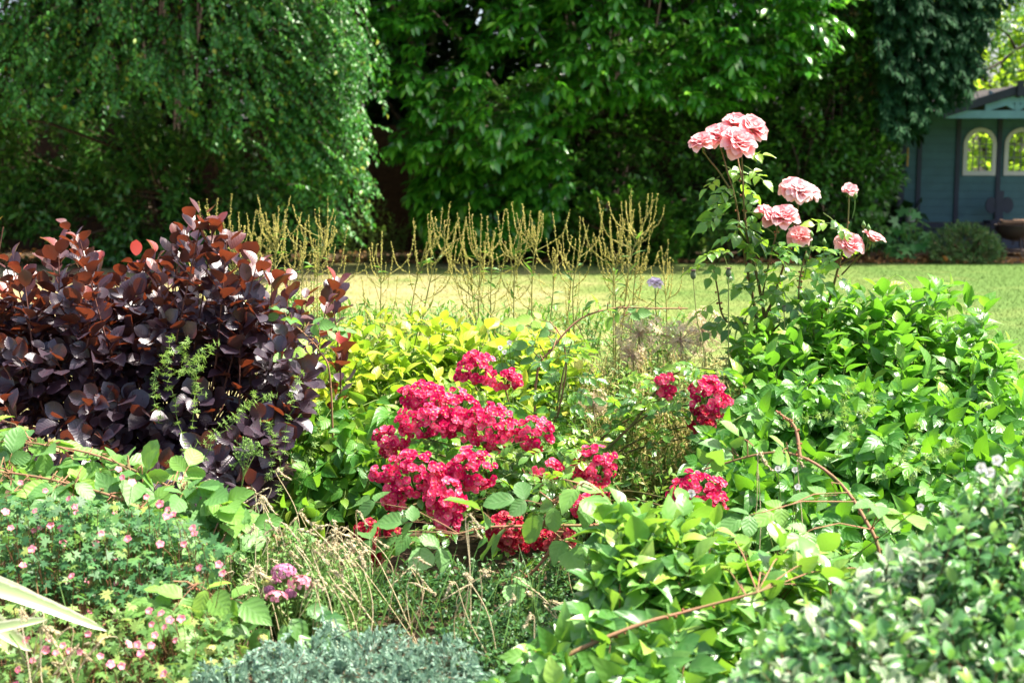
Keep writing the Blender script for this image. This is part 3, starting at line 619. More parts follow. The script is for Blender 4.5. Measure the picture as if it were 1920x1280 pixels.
bs = at(1706, 416, 22.75); o = build('white_jug', [tubes((np.array([(0, 0, z) for z in (0, .02, .12, .18, .22)]) + bs)[None], np.array([[.06, .08, .085, .05, .055]]), 10)], M_CREAM, None, bs); tag(o, 'small white container by the corner post of the summerhouse', 'container')
bs = at(1771, 483, 20.62) * [1, 1, 0] + UP * .05; th_ = np.linspace(-1.5, 1.5, 7)
o = build('orange_ball', [tubes((np.array([(0, 0, .06 * math.sin(t)) for t in th_]) + bs)[None], np.array([[.06 * math.cos(t) for t in th_]]), 12)], paintmat('orange_rubber', (.75, .25, .03), .1), None, bs); tag(o, 'small orange ball on the lawn edge before the rounded bush', 'ball')
# ------------------------------------------------------------------ smoke bush
def ground(px, Y): p = at(px, 600, Y); return np.array([p[0], p[1], float(bed_z(p[1]))])
M_SMOKE = leafmat('purple_leaf', [(0, (.023, .017, .031)), (.66, (.032, .021, .034)), (.84, (.060, .022, .026)), (.95, (.16, .030, .018)), (1, (.40, .03, .02))], (.36, .075, .02), .16, .40, .8, under=(.050, .028, .032), vein=(.12, .04, .05), veinf=.30, freq=45, bumpy=.3)
M_SMTOP = leafmat('bronze_purple_leaf', [(0, (.024, .017, .030)), (.55, (.036, .020, .030)), (.80, (.10, .030, .026)), (.93, (.24, .030, .018)), (1, (.42, .03, .02))], (.34, .065, .020), .18, .40, .75, under=(.060, .030, .028), vein=(.16, .05, .05), veinf=.35, freq=45, bumpy=.3)
M_PSTEM = barkmat('purple_stem', (.07, .025, .022), (.17, .07, .05))
T_RND = leaf_t(6, 'round', .10, .10, wave=.012); T_OBO = leaf_t(6, 'obovate', .16, .18)
T_SMK = [T_RND, T_OBO, leaf_t(6, 'round', .32, .28, side=.06), leaf_t(6, 'round', .05, -.12, twist=.25), leaf_t(6, 'round', .24, .34, twist=-.2), leaf_t(6, 'round', .18, .05, side=-.05, wave=.02), T_RND]
def smoke_bush():
    r = rng_(60); bs = ground(330, 5.15)
    o = thing('smoke_bush', 'dark purple smoke bush with round leaves and red young shoot tips', 'shrub', bs)
    tips = [(130, 418), (380, 392), (45, 500), (205, 520), (268, 478), (330, 448), (455, 462), (540, 512), (612, 552), (15, 530), (95, 470), (300, 500), (420, 470), (505, 560), (160, 470), (350, 520), (640, 640), (75, 545), (240, 560), (20, 470), (60, 500), (110, 450), (150, 440), (180, 490), (230, 500), (255, 470), (290, 465), (315, 480), (345, 430), (365, 410), (400, 420), (425, 440), (480, 480), (510, 500), (-30, 520), (570, 540), (160, 540), (330, 560), (450, 560)]
    tp = [at(x, y + (12 if y < 450 else 22), Y) for (x, y), Y in zip(tips, r.uniform(4.9, 5.3, len(tips)))]
    dome = [(-60, 560), (40, 540), (200, 560), (380, 500), (540, 560), (610, 640), (560, 760), (500, 880), (450, 975), (340, 960), (100, 870), (-60, 820)]
    inn = region(r, dome, 165, 5.15, 4.62, .16, 1.0)
    tp = np.vstack([np.array(tp), inn]); n = len(tp)
    for i in range(n):
        main = i < 42; t = tp[i]
        d = nrm((t - bs) * [.55, .6, .5] + UP * (.75 if main else .22) + np.array([0, 0 if main else -.42, 0]) + r.normal(0, .12, 3)); L = r.uniform(.40, .54) if main else r.uniform(.20, .30)
        B = t - d * L; k = 28 if main else 18
        ch, path = sprays(r, B[None], d[None], L, k, .070, .058, T_SMK, mode='spiral', spread=1.02 if main else 1.15, grav=.02 if main else .12, sag=0 if main else .06, upn=.25, tipsize=.5, jit=.22, pet=.42, t0=.02, var='tip' if main else 'rand')
        ch[2][:, 2] *= .97 if main else .66
        mid = bs + (B - bs) * .5 + np.array([0, 0, .06]) + r.normal(0, .03, 3)
        st = build('stem', [tube(spline([bs + r.normal(0, .05, 3) * [1, 1, 0], mid, B, t], 16), .009 if main else .006, .0018, 6)], M_PSTEM, o, bs)
        V, Fs, A, m = ch; build('foliage', [(V - bs, Fs, A, 0)], M_SMTOP if main else M_SMOKE, st, None)
smoke_bush()
o = thing('coppery_shoot', 'single coppery smoke bush shoot poking up beside the golden shrub', 'plant', ground(620, 5.3)); bs = np.array(o.location); t = at(622, 545, 5.3); r = rng_(61)
build('stem', [tube(spline([bs, (bs + t) / 2 + [.03, 0, .05], t], 10), .006, .002, 6)], M_PSTEM, o, bs)
ch, _ = sprays(r, (t - [0, 0, .16])[None], nrm(np.array([[.1, 0, 1.0]])), .17, 13, .072, .055, T_OBO, mode='spiral', spread=.8, grav=0, sag=0, pet=.3, var='tip'); build('foliage', [ch], M_SMOKE, o, bs)
# yellow-orange leaf spray coming in from the edge of the picture
o = thing('orange_shoot', 'small orange-yellow leafy shoot rising above the purple smoke bush', 'plant', ground(-40, 5.4)); bs = np.array(o.location); t = at(6, 425, 5.4)
build('stem', [tube(spline([bs, (bs + t) / 2 + [-.04, 0, .05], t], 10), .006, .002, 6)], M_PSTEM, o, bs)
M_ORL = leafmat('orange_leaf', [(0, (.35, .10, .01)), (1, (.55, .30, .02))], (.6, .3, .02), .4)
ch, _ = sprays(rng_(62), (t - [.05, 0, .06])[None], nrm(np.array([[.4, 0, 1.0]])), .08, 9, .035, .013, leaf_t(3, 'ellip', .2, .2), mode='alt', grav=.1, sag=0); build('foliage', [ch], M_ORL, o, bs)

# ------------------------------------------------------------------ golden shrub and green dogwood
T_OVS = [leaf_t(6, 'ovate', .16, .34), leaf_t(6, 'ovate', .10, .55, side=.10), leaf_t(6, 'ovate', .26, .15, side=-.08, twist=.4), leaf_t(6, 'ovate', .05, .42, twist=-.5, wave=.02), leaf_t(6, 'ovate', .32, .70), leaf_t(6, 'ellip', .18, .25, side=.05)]
T_OV = leaf_t(6, 'ovate', .16, .34); T_OV2 = leaf_t(6, 'ovate', .10, .55)
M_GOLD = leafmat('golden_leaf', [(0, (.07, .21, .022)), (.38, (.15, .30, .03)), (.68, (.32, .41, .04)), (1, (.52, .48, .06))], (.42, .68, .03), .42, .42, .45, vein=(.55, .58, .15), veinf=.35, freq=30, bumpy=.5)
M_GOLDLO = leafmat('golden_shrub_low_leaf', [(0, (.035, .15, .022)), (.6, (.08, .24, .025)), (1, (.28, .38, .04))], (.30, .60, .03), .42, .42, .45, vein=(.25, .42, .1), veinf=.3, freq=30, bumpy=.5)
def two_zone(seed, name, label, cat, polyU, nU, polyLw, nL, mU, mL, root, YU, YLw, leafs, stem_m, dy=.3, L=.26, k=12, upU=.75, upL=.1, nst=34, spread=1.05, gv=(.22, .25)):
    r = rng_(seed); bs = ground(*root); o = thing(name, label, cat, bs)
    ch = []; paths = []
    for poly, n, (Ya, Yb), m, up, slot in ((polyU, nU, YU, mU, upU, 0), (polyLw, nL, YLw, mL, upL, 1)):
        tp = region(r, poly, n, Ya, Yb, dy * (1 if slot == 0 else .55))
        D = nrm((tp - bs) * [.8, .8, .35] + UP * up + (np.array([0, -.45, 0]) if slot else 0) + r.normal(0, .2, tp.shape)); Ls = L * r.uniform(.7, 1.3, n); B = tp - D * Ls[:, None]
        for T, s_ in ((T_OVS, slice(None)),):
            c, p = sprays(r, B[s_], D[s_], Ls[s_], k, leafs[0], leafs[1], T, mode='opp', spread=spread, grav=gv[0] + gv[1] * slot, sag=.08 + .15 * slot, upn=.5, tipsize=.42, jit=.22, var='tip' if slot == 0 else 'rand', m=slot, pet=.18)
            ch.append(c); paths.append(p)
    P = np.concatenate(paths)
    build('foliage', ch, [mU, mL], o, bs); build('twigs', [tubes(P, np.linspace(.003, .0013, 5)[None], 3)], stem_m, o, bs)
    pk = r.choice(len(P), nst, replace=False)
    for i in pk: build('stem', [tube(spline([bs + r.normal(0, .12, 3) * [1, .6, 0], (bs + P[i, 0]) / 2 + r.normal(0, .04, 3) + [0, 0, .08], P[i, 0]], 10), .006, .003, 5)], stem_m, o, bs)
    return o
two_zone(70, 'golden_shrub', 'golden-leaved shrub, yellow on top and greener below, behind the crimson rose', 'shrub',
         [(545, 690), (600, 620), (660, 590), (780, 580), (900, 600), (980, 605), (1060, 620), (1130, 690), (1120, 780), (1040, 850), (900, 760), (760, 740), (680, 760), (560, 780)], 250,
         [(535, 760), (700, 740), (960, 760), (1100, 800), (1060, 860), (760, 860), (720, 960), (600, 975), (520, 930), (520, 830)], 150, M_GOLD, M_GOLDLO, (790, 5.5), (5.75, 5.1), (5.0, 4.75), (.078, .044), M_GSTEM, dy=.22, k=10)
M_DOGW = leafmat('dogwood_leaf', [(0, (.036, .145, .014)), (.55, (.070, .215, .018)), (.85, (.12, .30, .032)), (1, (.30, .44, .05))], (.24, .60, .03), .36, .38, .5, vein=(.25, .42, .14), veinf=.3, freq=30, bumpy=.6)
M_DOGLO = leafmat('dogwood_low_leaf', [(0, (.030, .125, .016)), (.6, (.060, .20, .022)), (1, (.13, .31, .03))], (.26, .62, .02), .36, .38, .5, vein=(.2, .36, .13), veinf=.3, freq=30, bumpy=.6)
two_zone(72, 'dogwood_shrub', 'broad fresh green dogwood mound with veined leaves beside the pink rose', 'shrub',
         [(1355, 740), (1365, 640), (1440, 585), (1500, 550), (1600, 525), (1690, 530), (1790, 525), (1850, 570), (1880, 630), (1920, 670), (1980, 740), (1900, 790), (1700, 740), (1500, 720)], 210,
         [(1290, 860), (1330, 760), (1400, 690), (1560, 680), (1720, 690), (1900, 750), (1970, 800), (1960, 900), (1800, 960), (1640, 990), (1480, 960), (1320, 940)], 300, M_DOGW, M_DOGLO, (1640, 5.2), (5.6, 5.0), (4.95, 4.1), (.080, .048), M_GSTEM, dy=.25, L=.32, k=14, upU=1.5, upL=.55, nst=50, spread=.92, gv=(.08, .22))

# ------------------------------------------------------------------ compound leaves (rose 5-7, bramble 3-5)
def compound(r, P, D, N, leaflets, size, wr, T, m=0, var=None, droop=.25, pet=.5):
    """leaflets in pairs plus an end one on a short stalk"""
    out = []; n = len(P); D = nrm(D); N = nrm(N - (N * D).sum(1, keepdims=True) * D); S = np.cross(N, D); size = np.broadcast_to(size, (n,))
    pairs = (leaflets - 1) // 2; st = size * (pet + .65 * pairs)
    var = r.uniform(0, 1, n) if var is None else var
    def one(pos, ax, sc):
        out.append(place(T, pos, ax, N + r.normal(0, .22, N.shape), size * sc, size * sc * wr, np.clip(var + r.uniform(-.12, .12, n), 0, 1), m))
    tip = P + D * st[:, None] - UP * (droop * st)[:, None]
    one(tip, D - UP * droop * 1.2 + r.normal(0, .1, D.shape), 1.12 * np.ones(n))
    for q in range(pairs):
        f = (.42 + .5 * (q + .4) / pairs); pos = P + D * (st * f)[:, None] - UP * (droop * st * f * f)[:, None]
        for s in (-1, 1): one(pos, D * .42 + S * s - UP * droop * .9 + r.normal(0, .12, D.shape), (.92 if q else .82) * r.uniform(.85, 1.1, n))
    t = np.linspace(0, 1, 4)[None, :, None]
    path = P[:, None] + D[:, None] * st[:, None, None] * t - UP * (droop * st)[:, None, None] * t * t
    return out, tubes(path, .0014, 3, m + 1)

# ------------------------------------------------------------------ pink rose
M_RLEAF = leafmat('rose_leaf', [(0, (.038, .125, .030)), (.5, (.070, .195, .036)), (.8, (.14, .30, .045)), (1, (.28, .42, .05))], (.38, .68, .03), .42, .25, .6, vein=(.2, .32, .12), veinf=.25, freq=34, bumpy=.4)
M_CANE = barkmat('rose_cane', (.07, .10, .025), (.17, .085, .045), 14)
M_THORN = barkmat('thorn', (.22, .08, .04), (.30, .12, .06))
def petalmat(name, ramp, trans, tf=.3, rough=.5):
    b = NB(name); a = b.n('ShaderNodeAttribute', attribute_name='lf'); sx = b.n('ShaderNodeSeparateXYZ'); b.l(a.outputs['Vector'], sx.inputs[0])
    c = b.ramp(sx.outputs[0], ramp); hs = b.n('ShaderNodeHueSaturation'); b.l(c, hs.inputs['Color']); b.l(b.math('MULTIPLY_ADD', sx.outputs[2], .7, .62), hs.inputs['Value']); b.l(b.math('MULTIPLY_ADD', sx.outputs[2], -.35, 1.17), hs.inputs['Saturation']); c = hs.outputs[0]
    p = b.bsdf(c, rough, .3); t = b.n('ShaderNodeBsdfTranslucent'); b.put(t.inputs[0], b.mix(.5, c, trans)); mx = b.n('ShaderNodeMixShader'); mx.inputs[0].default_value = tf; b.l(p, mx.inputs[1]); b.l(t.outputs[0], mx.inputs[2]); return b.done(mx.outputs[0])
M_PINK = petalmat('pink_petal', [(0, (.86, .42, .34)), (.25, (.88, .30, .32)), (.7, (.90, .43, .45)), (1, (.94, .62, .62))], (1.0, .42, .46), .42)
M_PALEP = petalmat('faded_pink_petal', [(0, (.85, .5, .4)), (.3, (.82, .42, .45)), (1, (.90, .72, .72))], (.95, .6, .62), .30)
M_SEPAL = leafmat('sepal', GREEN((.06, .14, .03), (.10, .2, .04), (.14, .22, .05)), (.2, .4, .04), .2)
PET = [petal_t(5, 4, .75, .10, 1.0), petal_t(6, 5, .6, .42, 1.1, ruff=.035), petal_t(6, 5, .45, .50, 1.15, ruff=.05)]
def bloom_mesh(seed, mat, openness=1.0):
    r = rng_(seed); ch = []
    for q, (cnt, tilt, ln, r0, T) in enumerate([(4, .12, .56, .02, PET[0]), (5, .30, .66, .05, PET[0]), (6, .54, .78, .09, PET[1]), (6, .84, .90, .12, PET[1]), (7, 1.14, .98, .13, PET[2]), (5, 1.48, 1.0, .13, PET[2])]):
        th = np.arange(cnt) * 2 * np.pi / cnt + q * 1.1 + r.normal(0, .15, cnt); Rr = np.stack([np.cos(th), np.sin(th), 0 * th], 1)
        tl = (tilt * openness + r.normal(0, .10, cnt))[:, None]; ax = Rr * np.sin(tl) + UP * np.cos(tl); N = -Rr * np.cos(tl) + UP * np.sin(tl)
        ch.append(place(T, Rr * r0 + UP * (.06 - .012 * q), ax + r.normal(0, .06, ax.shape), N + r.normal(0, .1, N.shape), ln * .56 * r.uniform(.9, 1.1, cnt), ln * .58 * r.uniform(.88, 1.12, cnt), r.uniform(.2, .8, cnt)))
    th = np.arange(5) * 1.2566; Rr = np.stack([np.cos(th), np.sin(th), 0 * th], 1)
    ch.append(place(leaf_t(3, 'lance', .2, .4), Rr * .06 - UP * .02, Rr - UP * .5, UP + Rr, .35, .12, .5, 1))
    ch.append((lambda d: (d[0], d[1], d[2], 1))(tube(np.array([(0, 0, .04), (0, 0, -.06), (0, 0, -.14)]), .10, .03, 8)))
    o = build('flower', ch, [mat, M_SEPAL]); me = o.data; bpy.data.objects.remove(o); return me
BLOOMS = [bloom_mesh(80, M_PINK), bloom_mesh(81, M_PINK, .85), bloom_mesh(82, M_PINK, 1.12), bloom_mesh(83, M_PALEP, 1.1), bloom_mesh(84, M_PINK, .5)]
def put(me, name, parent, base, loc, axis, size, spin=0.0):
    o = bpy.data.objects.new(name, me); COL.objects.link(o); o.parent = parent
    q = Vector(axis).normalized().to_track_quat('Z', 'Y').to_matrix().to_4x4()
    o.matrix_local = Matrix.Translation(Vector(loc) - Vector(base)) @ q @ Matrix.Rotation(spin, 4, 'Z') @ Matrix.Diagonal((size, size, size, 1)); return o
def pink_rose():
    r = rng_(85); Y0 = 5.35; bs = ground(1425, 5.4)
    o = thing('pink_rose_bush', 'tall pink rose bush with double blooms standing above the border', 'rose', bs)
    fl = [(1314, 266, 25, 1, 5.30), (1347, 253, 30, 0, 5.36), (1386, 266, 34, 2, 5.26), (1381, 231, 28, 0, 5.42), (1411, 239, 31, 1, 5.34),
          (1487, 352, 26, 0, 5.40), (1500, 356, 27, 3, 5.33), (1519, 360, 22, 3, 5.38), (1441, 402, 25, 2, 5.28), (1468, 406, 30, 1, 5.24), (1500, 440, 24, 2, 5.35),
          (1593, 358, 17, 4, 5.42), (1594, 457, 26, 1, 5.32), (1580, 450, 17, 2, 5.38), (1637, 448, 23, 4, 5.34)]
    canes = {  # (photo x, photo y, distance)
        'a': [(1422, 640, 5.4), (1412, 560, 5.4), (1400, 500, 5.38), (1388, 430, 5.36), (1378, 370, 5.35), (1366, 330, 5.34)],
        'b': [(1432, 640, 5.4), (1424, 540, 5.36), (1406, 470, 5.34), (1396, 400, 5.32), (1393, 340, 5.3), (1390, 280, 5.28)],
        'c': [(1430, 640, 5.42), (1450, 560, 5.42), (1472, 490, 5.4), (1490, 430, 5.38), (1497, 385, 5.36)],
        'd': [(1440, 640, 5.38), (1430, 560, 5.34), (1445, 480, 5.3), (1455, 440, 5.27), (1458, 418, 5.26)],
        'e': [(1500, 660, 5.5), (1545, 590, 5.48), (1572, 500, 5.44), (1588, 430, 5.42), (1592, 372, 5.42)],
        'f': [(1572, 500, 5.44), (1600, 480, 5.38), (1595, 468, 5.34)], 'g': [(1578, 515, 5.44), (1612, 480, 5.4), (1634, 460, 5.35)],
        'h': [(1420, 640, 5.4), (1360, 600, 5.38), (1345, 540, 5.36), (1335, 480, 5.34)], 'i': [(1440, 650, 5.4), (1490, 590, 5.3), (1500, 520, 5.3), (1512, 470, 5.32)],
        'j': [(1378, 370, 5.35), (1350, 325, 5.33), (1330, 300, 5.32), (1318, 282, 5.31)], 'k': [(1366, 330, 5.34), (1358, 300, 5.38), (1349, 270, 5.37)], 'l': [(1393, 340, 5.3), (1384, 300, 5.4), (1381, 250, 5.42)],
        'm': [(1390, 280, 5.28), (1400, 265, 5.32), (1409, 250, 5.35)], 'n': [(1497, 385, 5.36), (1505, 375, 5.35), (1516, 368, 5.38)]}
    paths = {}
    for kx, c in canes.items():
        main = kx in 'abcdehi'
        ctrl = [at(*p) for p in c]
        if main: ctrl = [np.array([bs[0] + r.normal(0, .04), bs[1] + r.normal(0, .03), bs[2] - .02])] + ctrl
        p = spline(ctrl, 26); paths[kx] = p
        w_ = (.0075 if kx in 'abce' else .005) if main else .0035
        cch = [tube(p, w_, .0026, 7, 0)]
        if main:
            k = 22; i = r.integers(2, 22, k); d = nrm(r.normal(0, 1, (k, 3)) * [1, 1, .1])
            cch.append(place(octa_t(), p[i] + d * w_ * .6, d - UP * .3, UP, .011, .006, .5, 1))
        build('cane', cch, [M_CANE, M_THORN], o, bs)
    for (px, py, s, kind, Y) in fl:
        c = at(px, py, Y); sz = s * Y / FPX * 2 * .77
        ax = nrm(np.array([(px - (1370 if px < 1450 else 1490 if px < 1550 else 1600)) / 120.0, -.62 + r.normal(0, .18), .75 + r.normal(0, .12)]))
        put(BLOOMS[kind], 'flower', o, bs, c - ax * sz * .12, ax, sz, r.uniform(0, 6))
        e = c - ax * sz * .2; q = min((np.linalg.norm(p - (e - UP * .05), axis=1).min(), kx) for kx, p in paths.items())[1]; j = np.linalg.norm(paths[q] - (e - UP * .05), axis=1).argmin()
        if np.linalg.norm(paths[q][j] - e) < .25: build('flower_stalk', [tube(spline([paths[q][j], e - ax * .02 - UP * .01, e], 7), .0024, .0026, 6)], M_GSTEM, o, bs)
    for px, py, Y in ((1603, 375, 5.4), (1619, 430, 5.36), (1628, 436, 5.33), (1521, 448, 5.34), (1545, 462, 5.36), (1512, 490, 5.3)):
        c = at(px, py, Y); build('bud', [place(octa_t(), c[None], UP, [[0, 1, 0]], .034, .02, .5, 0), tube(spline([c - UP * .07 + [-.008, 0, 0], c - UP * .03, c], 5), .0018, .0022, 5, 0)], M_SEPAL, o, bs)
    # leaves: listed where the photo shows single large ones, others along the canes
    lf = [(1408, 285, 1.6, .4, .95), (1412, 318, 1, -.5, .95), (1372, 315, .6, -.2, .8), (1340, 335, -.7, -.4, .95), (1395, 345, .6, -.3, .8), (1365, 350, -1, -.3, .35), (1400, 372, .9, -.6, .5), (1360, 375, -1, -.4, .35), (1345, 405, -1.2, -.3, .65), (1335, 410, -1, -.4, .65), (1385, 410, -.3, -.7, .3), (1400, 425, .8, -.6, .2), (1405, 455, .6, -1, .1), (1420, 395, 1, .2, .3),
          (1345, 470, -1, 0, .8), (1320, 490, -1.3, -.2, .95), (1340, 500, -.6, -.7, .2), (1360, 470, -.2, .6, .85), (1365, 500, .3, -.8, .2), (1450, 460, .8, .3, .7), (1470, 470, 1, -.2, .75), (1480, 500, .7, -.6, .5), (1545, 415, -1.2, .3, .95), (1562, 410, .8, -.5, .2), (1575, 430, .7, -.1, .85), (1575, 520, .8, -.3, .3), (1520, 505, .9, -.4, .3), (1500, 540, .7, -.6, .5), (1440, 540, .8, -.5, .3), (1420, 590, .4, -.6, .1), (1455, 590, .9, -.3, .15), (1390, 590, -.8, -.5, .1), (1480, 560, .5, -.5, .05), (1510, 545, .9, .1, .3), (1330, 570, -.6, -.3, .9), (1525, 460, .8, .2, .9), (1545, 500, .5, .5, .8)]
    P = np.array([at(a, b_, 5.34 + r.normal(0, .05)) for a, b_, *_ in lf]); D = np.array([(dx, r.normal(-.3, .4), dz) for _, _, dx, dz, _ in lf]); var = np.array([q[4] for q in lf])
    ex = []
    for kx in 'abcdehi':
        p = paths[kx]; j = r.integers(3, 20, 7); ex.append(p[j])
    ex = np.vstack(ex); P = np.vstack([P - nrm(D) * .045, ex]); D = np.vstack([D, r.normal(0, 1, ex.shape) * [1, .8, .3]]); var = np.concatenate([var, r.uniform(0, .8, len(ex))])
    N = UP * 1.0 + np.array([.1, -.55, 0]) + r.normal(0, .4, P.shape)
    c5, st = compound(r, P, D, N, 5, r.uniform(.042, .060, len(P)), .68, leaf_t(6, 'ovate', .16, .22, serr=.05), 0, var)
    build('leaves', c5 + [st], [M_RLEAF, M_GSTEM], o, bs)
pink_rose()

# ------------------------------------------------------------------ crimson cluster rose
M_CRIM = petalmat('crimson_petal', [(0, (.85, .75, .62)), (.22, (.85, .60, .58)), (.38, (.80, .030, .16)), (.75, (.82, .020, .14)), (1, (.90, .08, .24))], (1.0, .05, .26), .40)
M_CRIMD = petalmat('shaded_crimson_petal', [(0, (.6, .4, .3)), (.3, (.42, .008, .03)), (1, (.50, .012, .05))], (.7, .02, .06), .25)  # shade painted into the petal colour of the darker trusses
M_STAM = petalmat('yellow_stamens', [(0, (.75, .48, .06)), (1, (.80, .55, .10))], (.8, .5, .1), .05)
FP = petal_t(3, 4, .35, .12, 1.25, ruff=.05); FP2 = petal_t(3, 2, .5, .05, 1.1); DOME = dome_t(6, .5)
def florets(r, C, N, size, slot=0, dbl=True):
    n = len(C); N = nrm(N); U = nrm(np.cross(N, np.array([.3, .2, .9]) + r.normal(0, .3, C.shape))); V = np.cross(N, U); out = []; ph = r.uniform(0, 6, n); vv = r.uniform(0, 1, n)
    rings = ((5, .30, 1.0, FP, 0), (4, .75, .72, FP2, .5)) if dbl else ((5, .30, 1.0, FP, 0),)
    for cnt, lift, sc, T, o_ in rings:
        for k in range(cnt):
            a = (ph + o_ + k * 6.283 / cnt)[:, None]; rad = U * np.cos(a) + V * np.sin(a)
            out.append(place(T, C + rad * (size * .03)[:, None], rad + N * lift + r.normal(0, .10, C.shape), N - rad * lift, size * .5 * sc * r.uniform(.88, 1.1, n), size * .5 * sc, np.clip(vv + r.uniform(-.2, .2, n), 0, 1), slot))
    out.append(place(DOME, C + N * (size * .02)[:, None], U, N, size * .17, None, .5, slot + 1))
    return out
def one_floret(seed):
    r = rng_(seed); o = build('floret', florets(r, np.zeros((1, 3)), UP[None], np.ones(1)), [M_CRIM, M_STAM]); me = o.data; bpy.data.objects.remove(o); return me
FLO = [one_floret(s) for s in (90, 91, 92, 93)]
def crimson_rose():
    r = rng_(95); bs = ground(1000, 4.7)
    o = thing('crimson_rose_bush', 'crimson cluster rose bush covered in small white-eyed flowers', 'rose', bs)
    # truss: photo x, y, half width, half height, distance, dark where shade is painted in
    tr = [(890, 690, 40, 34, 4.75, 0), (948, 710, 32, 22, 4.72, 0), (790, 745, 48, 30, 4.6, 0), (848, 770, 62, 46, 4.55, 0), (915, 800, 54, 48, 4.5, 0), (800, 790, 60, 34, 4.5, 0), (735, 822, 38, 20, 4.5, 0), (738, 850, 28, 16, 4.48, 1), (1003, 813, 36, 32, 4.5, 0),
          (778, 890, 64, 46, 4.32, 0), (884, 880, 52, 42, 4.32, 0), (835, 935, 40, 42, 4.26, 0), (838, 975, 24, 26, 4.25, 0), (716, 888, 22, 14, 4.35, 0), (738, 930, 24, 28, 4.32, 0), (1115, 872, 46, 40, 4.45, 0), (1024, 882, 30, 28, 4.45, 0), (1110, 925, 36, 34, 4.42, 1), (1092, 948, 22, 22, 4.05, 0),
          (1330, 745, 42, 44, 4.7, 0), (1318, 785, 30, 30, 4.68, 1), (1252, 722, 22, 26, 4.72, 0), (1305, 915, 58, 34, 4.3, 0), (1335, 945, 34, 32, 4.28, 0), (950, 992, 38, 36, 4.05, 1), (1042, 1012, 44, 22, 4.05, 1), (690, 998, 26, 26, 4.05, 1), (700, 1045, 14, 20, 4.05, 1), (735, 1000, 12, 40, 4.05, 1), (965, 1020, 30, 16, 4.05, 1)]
    tot = 0; ends = []
    for (px, py, a, b_, Y, dk) in tr:
        n = int(.033 * a * b_) + 9; ra = a * Y / FPX; rb = b_ * Y / FPX; c = at(px, py, Y)
        q = r.normal(0, 1, (n * 3, 3)); q = nrm(q); q = q[q[:, 1] < .2][:n]; n = len(q); s = r.uniform(.35, 1.0, (n, 1)) ** .6
        C = c + q * s * [ra, min(ra, rb) * .75, rb]; N = q * [1, 1, 1] + np.array([0, -.75, .40]) + r.normal(0, .25, q.shape)
        size = r.uniform(.023, .030, n)
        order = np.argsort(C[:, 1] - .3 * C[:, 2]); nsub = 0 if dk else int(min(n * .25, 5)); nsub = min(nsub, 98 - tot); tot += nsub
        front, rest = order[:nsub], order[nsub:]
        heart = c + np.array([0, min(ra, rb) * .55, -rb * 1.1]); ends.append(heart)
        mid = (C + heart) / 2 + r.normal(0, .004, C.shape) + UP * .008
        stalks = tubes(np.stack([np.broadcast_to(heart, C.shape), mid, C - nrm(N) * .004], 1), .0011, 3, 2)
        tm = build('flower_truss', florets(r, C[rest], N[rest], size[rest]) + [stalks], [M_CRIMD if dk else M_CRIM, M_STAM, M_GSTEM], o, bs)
        if dk: tm['label'] = 'crimson truss with shade put into its darker petals'
        for i in front: put(FLO[r.integers(0, 4)], 'floret', tm, bs, C[i], N[i], size[i], r.uniform(0, 6))
    # canes
    def cane(c, r0=.0055, r1=.003):
        ctrl = [at(*p) if len(p) == 3 and p[1] > 60 else np.array(p) for p in c]; p = spline(ctrl, 24); build('cane', [tube(p, r0, r1, 6)], M_CANE, o, bs); return p
    cs = []
    for e in ends: cs.append(spline([bs + r.normal(0, .1, 3) * [1, .6, 0], bs + (e - bs) * .5 + [0, .04, .10], e], 14))
    for p in cs: build('cane', [tube(p, .005, .0022, 5)], M_CANE, o, bs)
    big = [cane([(1085, 900, 4.7), (1130, 850, 4.7), (1190, 790, 4.7), (1240, 720, 4.72), (1290, 690, 4.72), (1335, 692, 4.72)]), cane([(1100, 880, 4.75), (1165, 815, 4.72), (1230, 770, 4.7), (1300, 758, 4.72)], .004),
           cane([(1030, 840, 4.65), (1042, 780, 4.66), (1056, 700, 4.68), (1072, 640, 4.7)]), cane([(1036, 820, 4.63), (1050, 760, 4.6), (1062, 690, 4.6), (1058, 650, 4.6)], .004)]
    # leaves
    P = []; 
    for p in cs: P.append(p[r.integers(4, 14, 7)] + r.normal(0, .03, (7, 3)))
    for p in big: P.append(p[r.integers(3, 24, 12)])
    lt = region(r, [(930, 850), (1000, 790), (1090, 800), (1160, 780), (1130, 860), (1050, 920), (960, 940)], 40, 4.6, 4.4, .12); lt2 = region(r, [(1120, 720), (1250, 660), (1330, 680), (1290, 760), (1180, 830)], 18, 4.75, 4.7, .05)
    P = np.vstack(P + [lt, lt2]); D = r.normal(0, 1, P.shape) * [1, .8, .35] + [0, -.2, .25]; N = UP + np.array([.1, -.4, 0]) + r.normal(0, .35, P.shape)
    var = r.uniform(0, .95, len(P)); var[-58:] = r.uniform(.6, 1, 58); var[-30:-18] = .9
    c5, st = compound(r, P, D, N, 7, r.uniform(.028, .042, len(P)), .55, leaf_t(6, 'ellip', .16, .22, serr=.05), 0, var)
    build('leaves', c5 + [st], [M_RLEAF, M_GSTEM], o, bs)
crimson_rose()

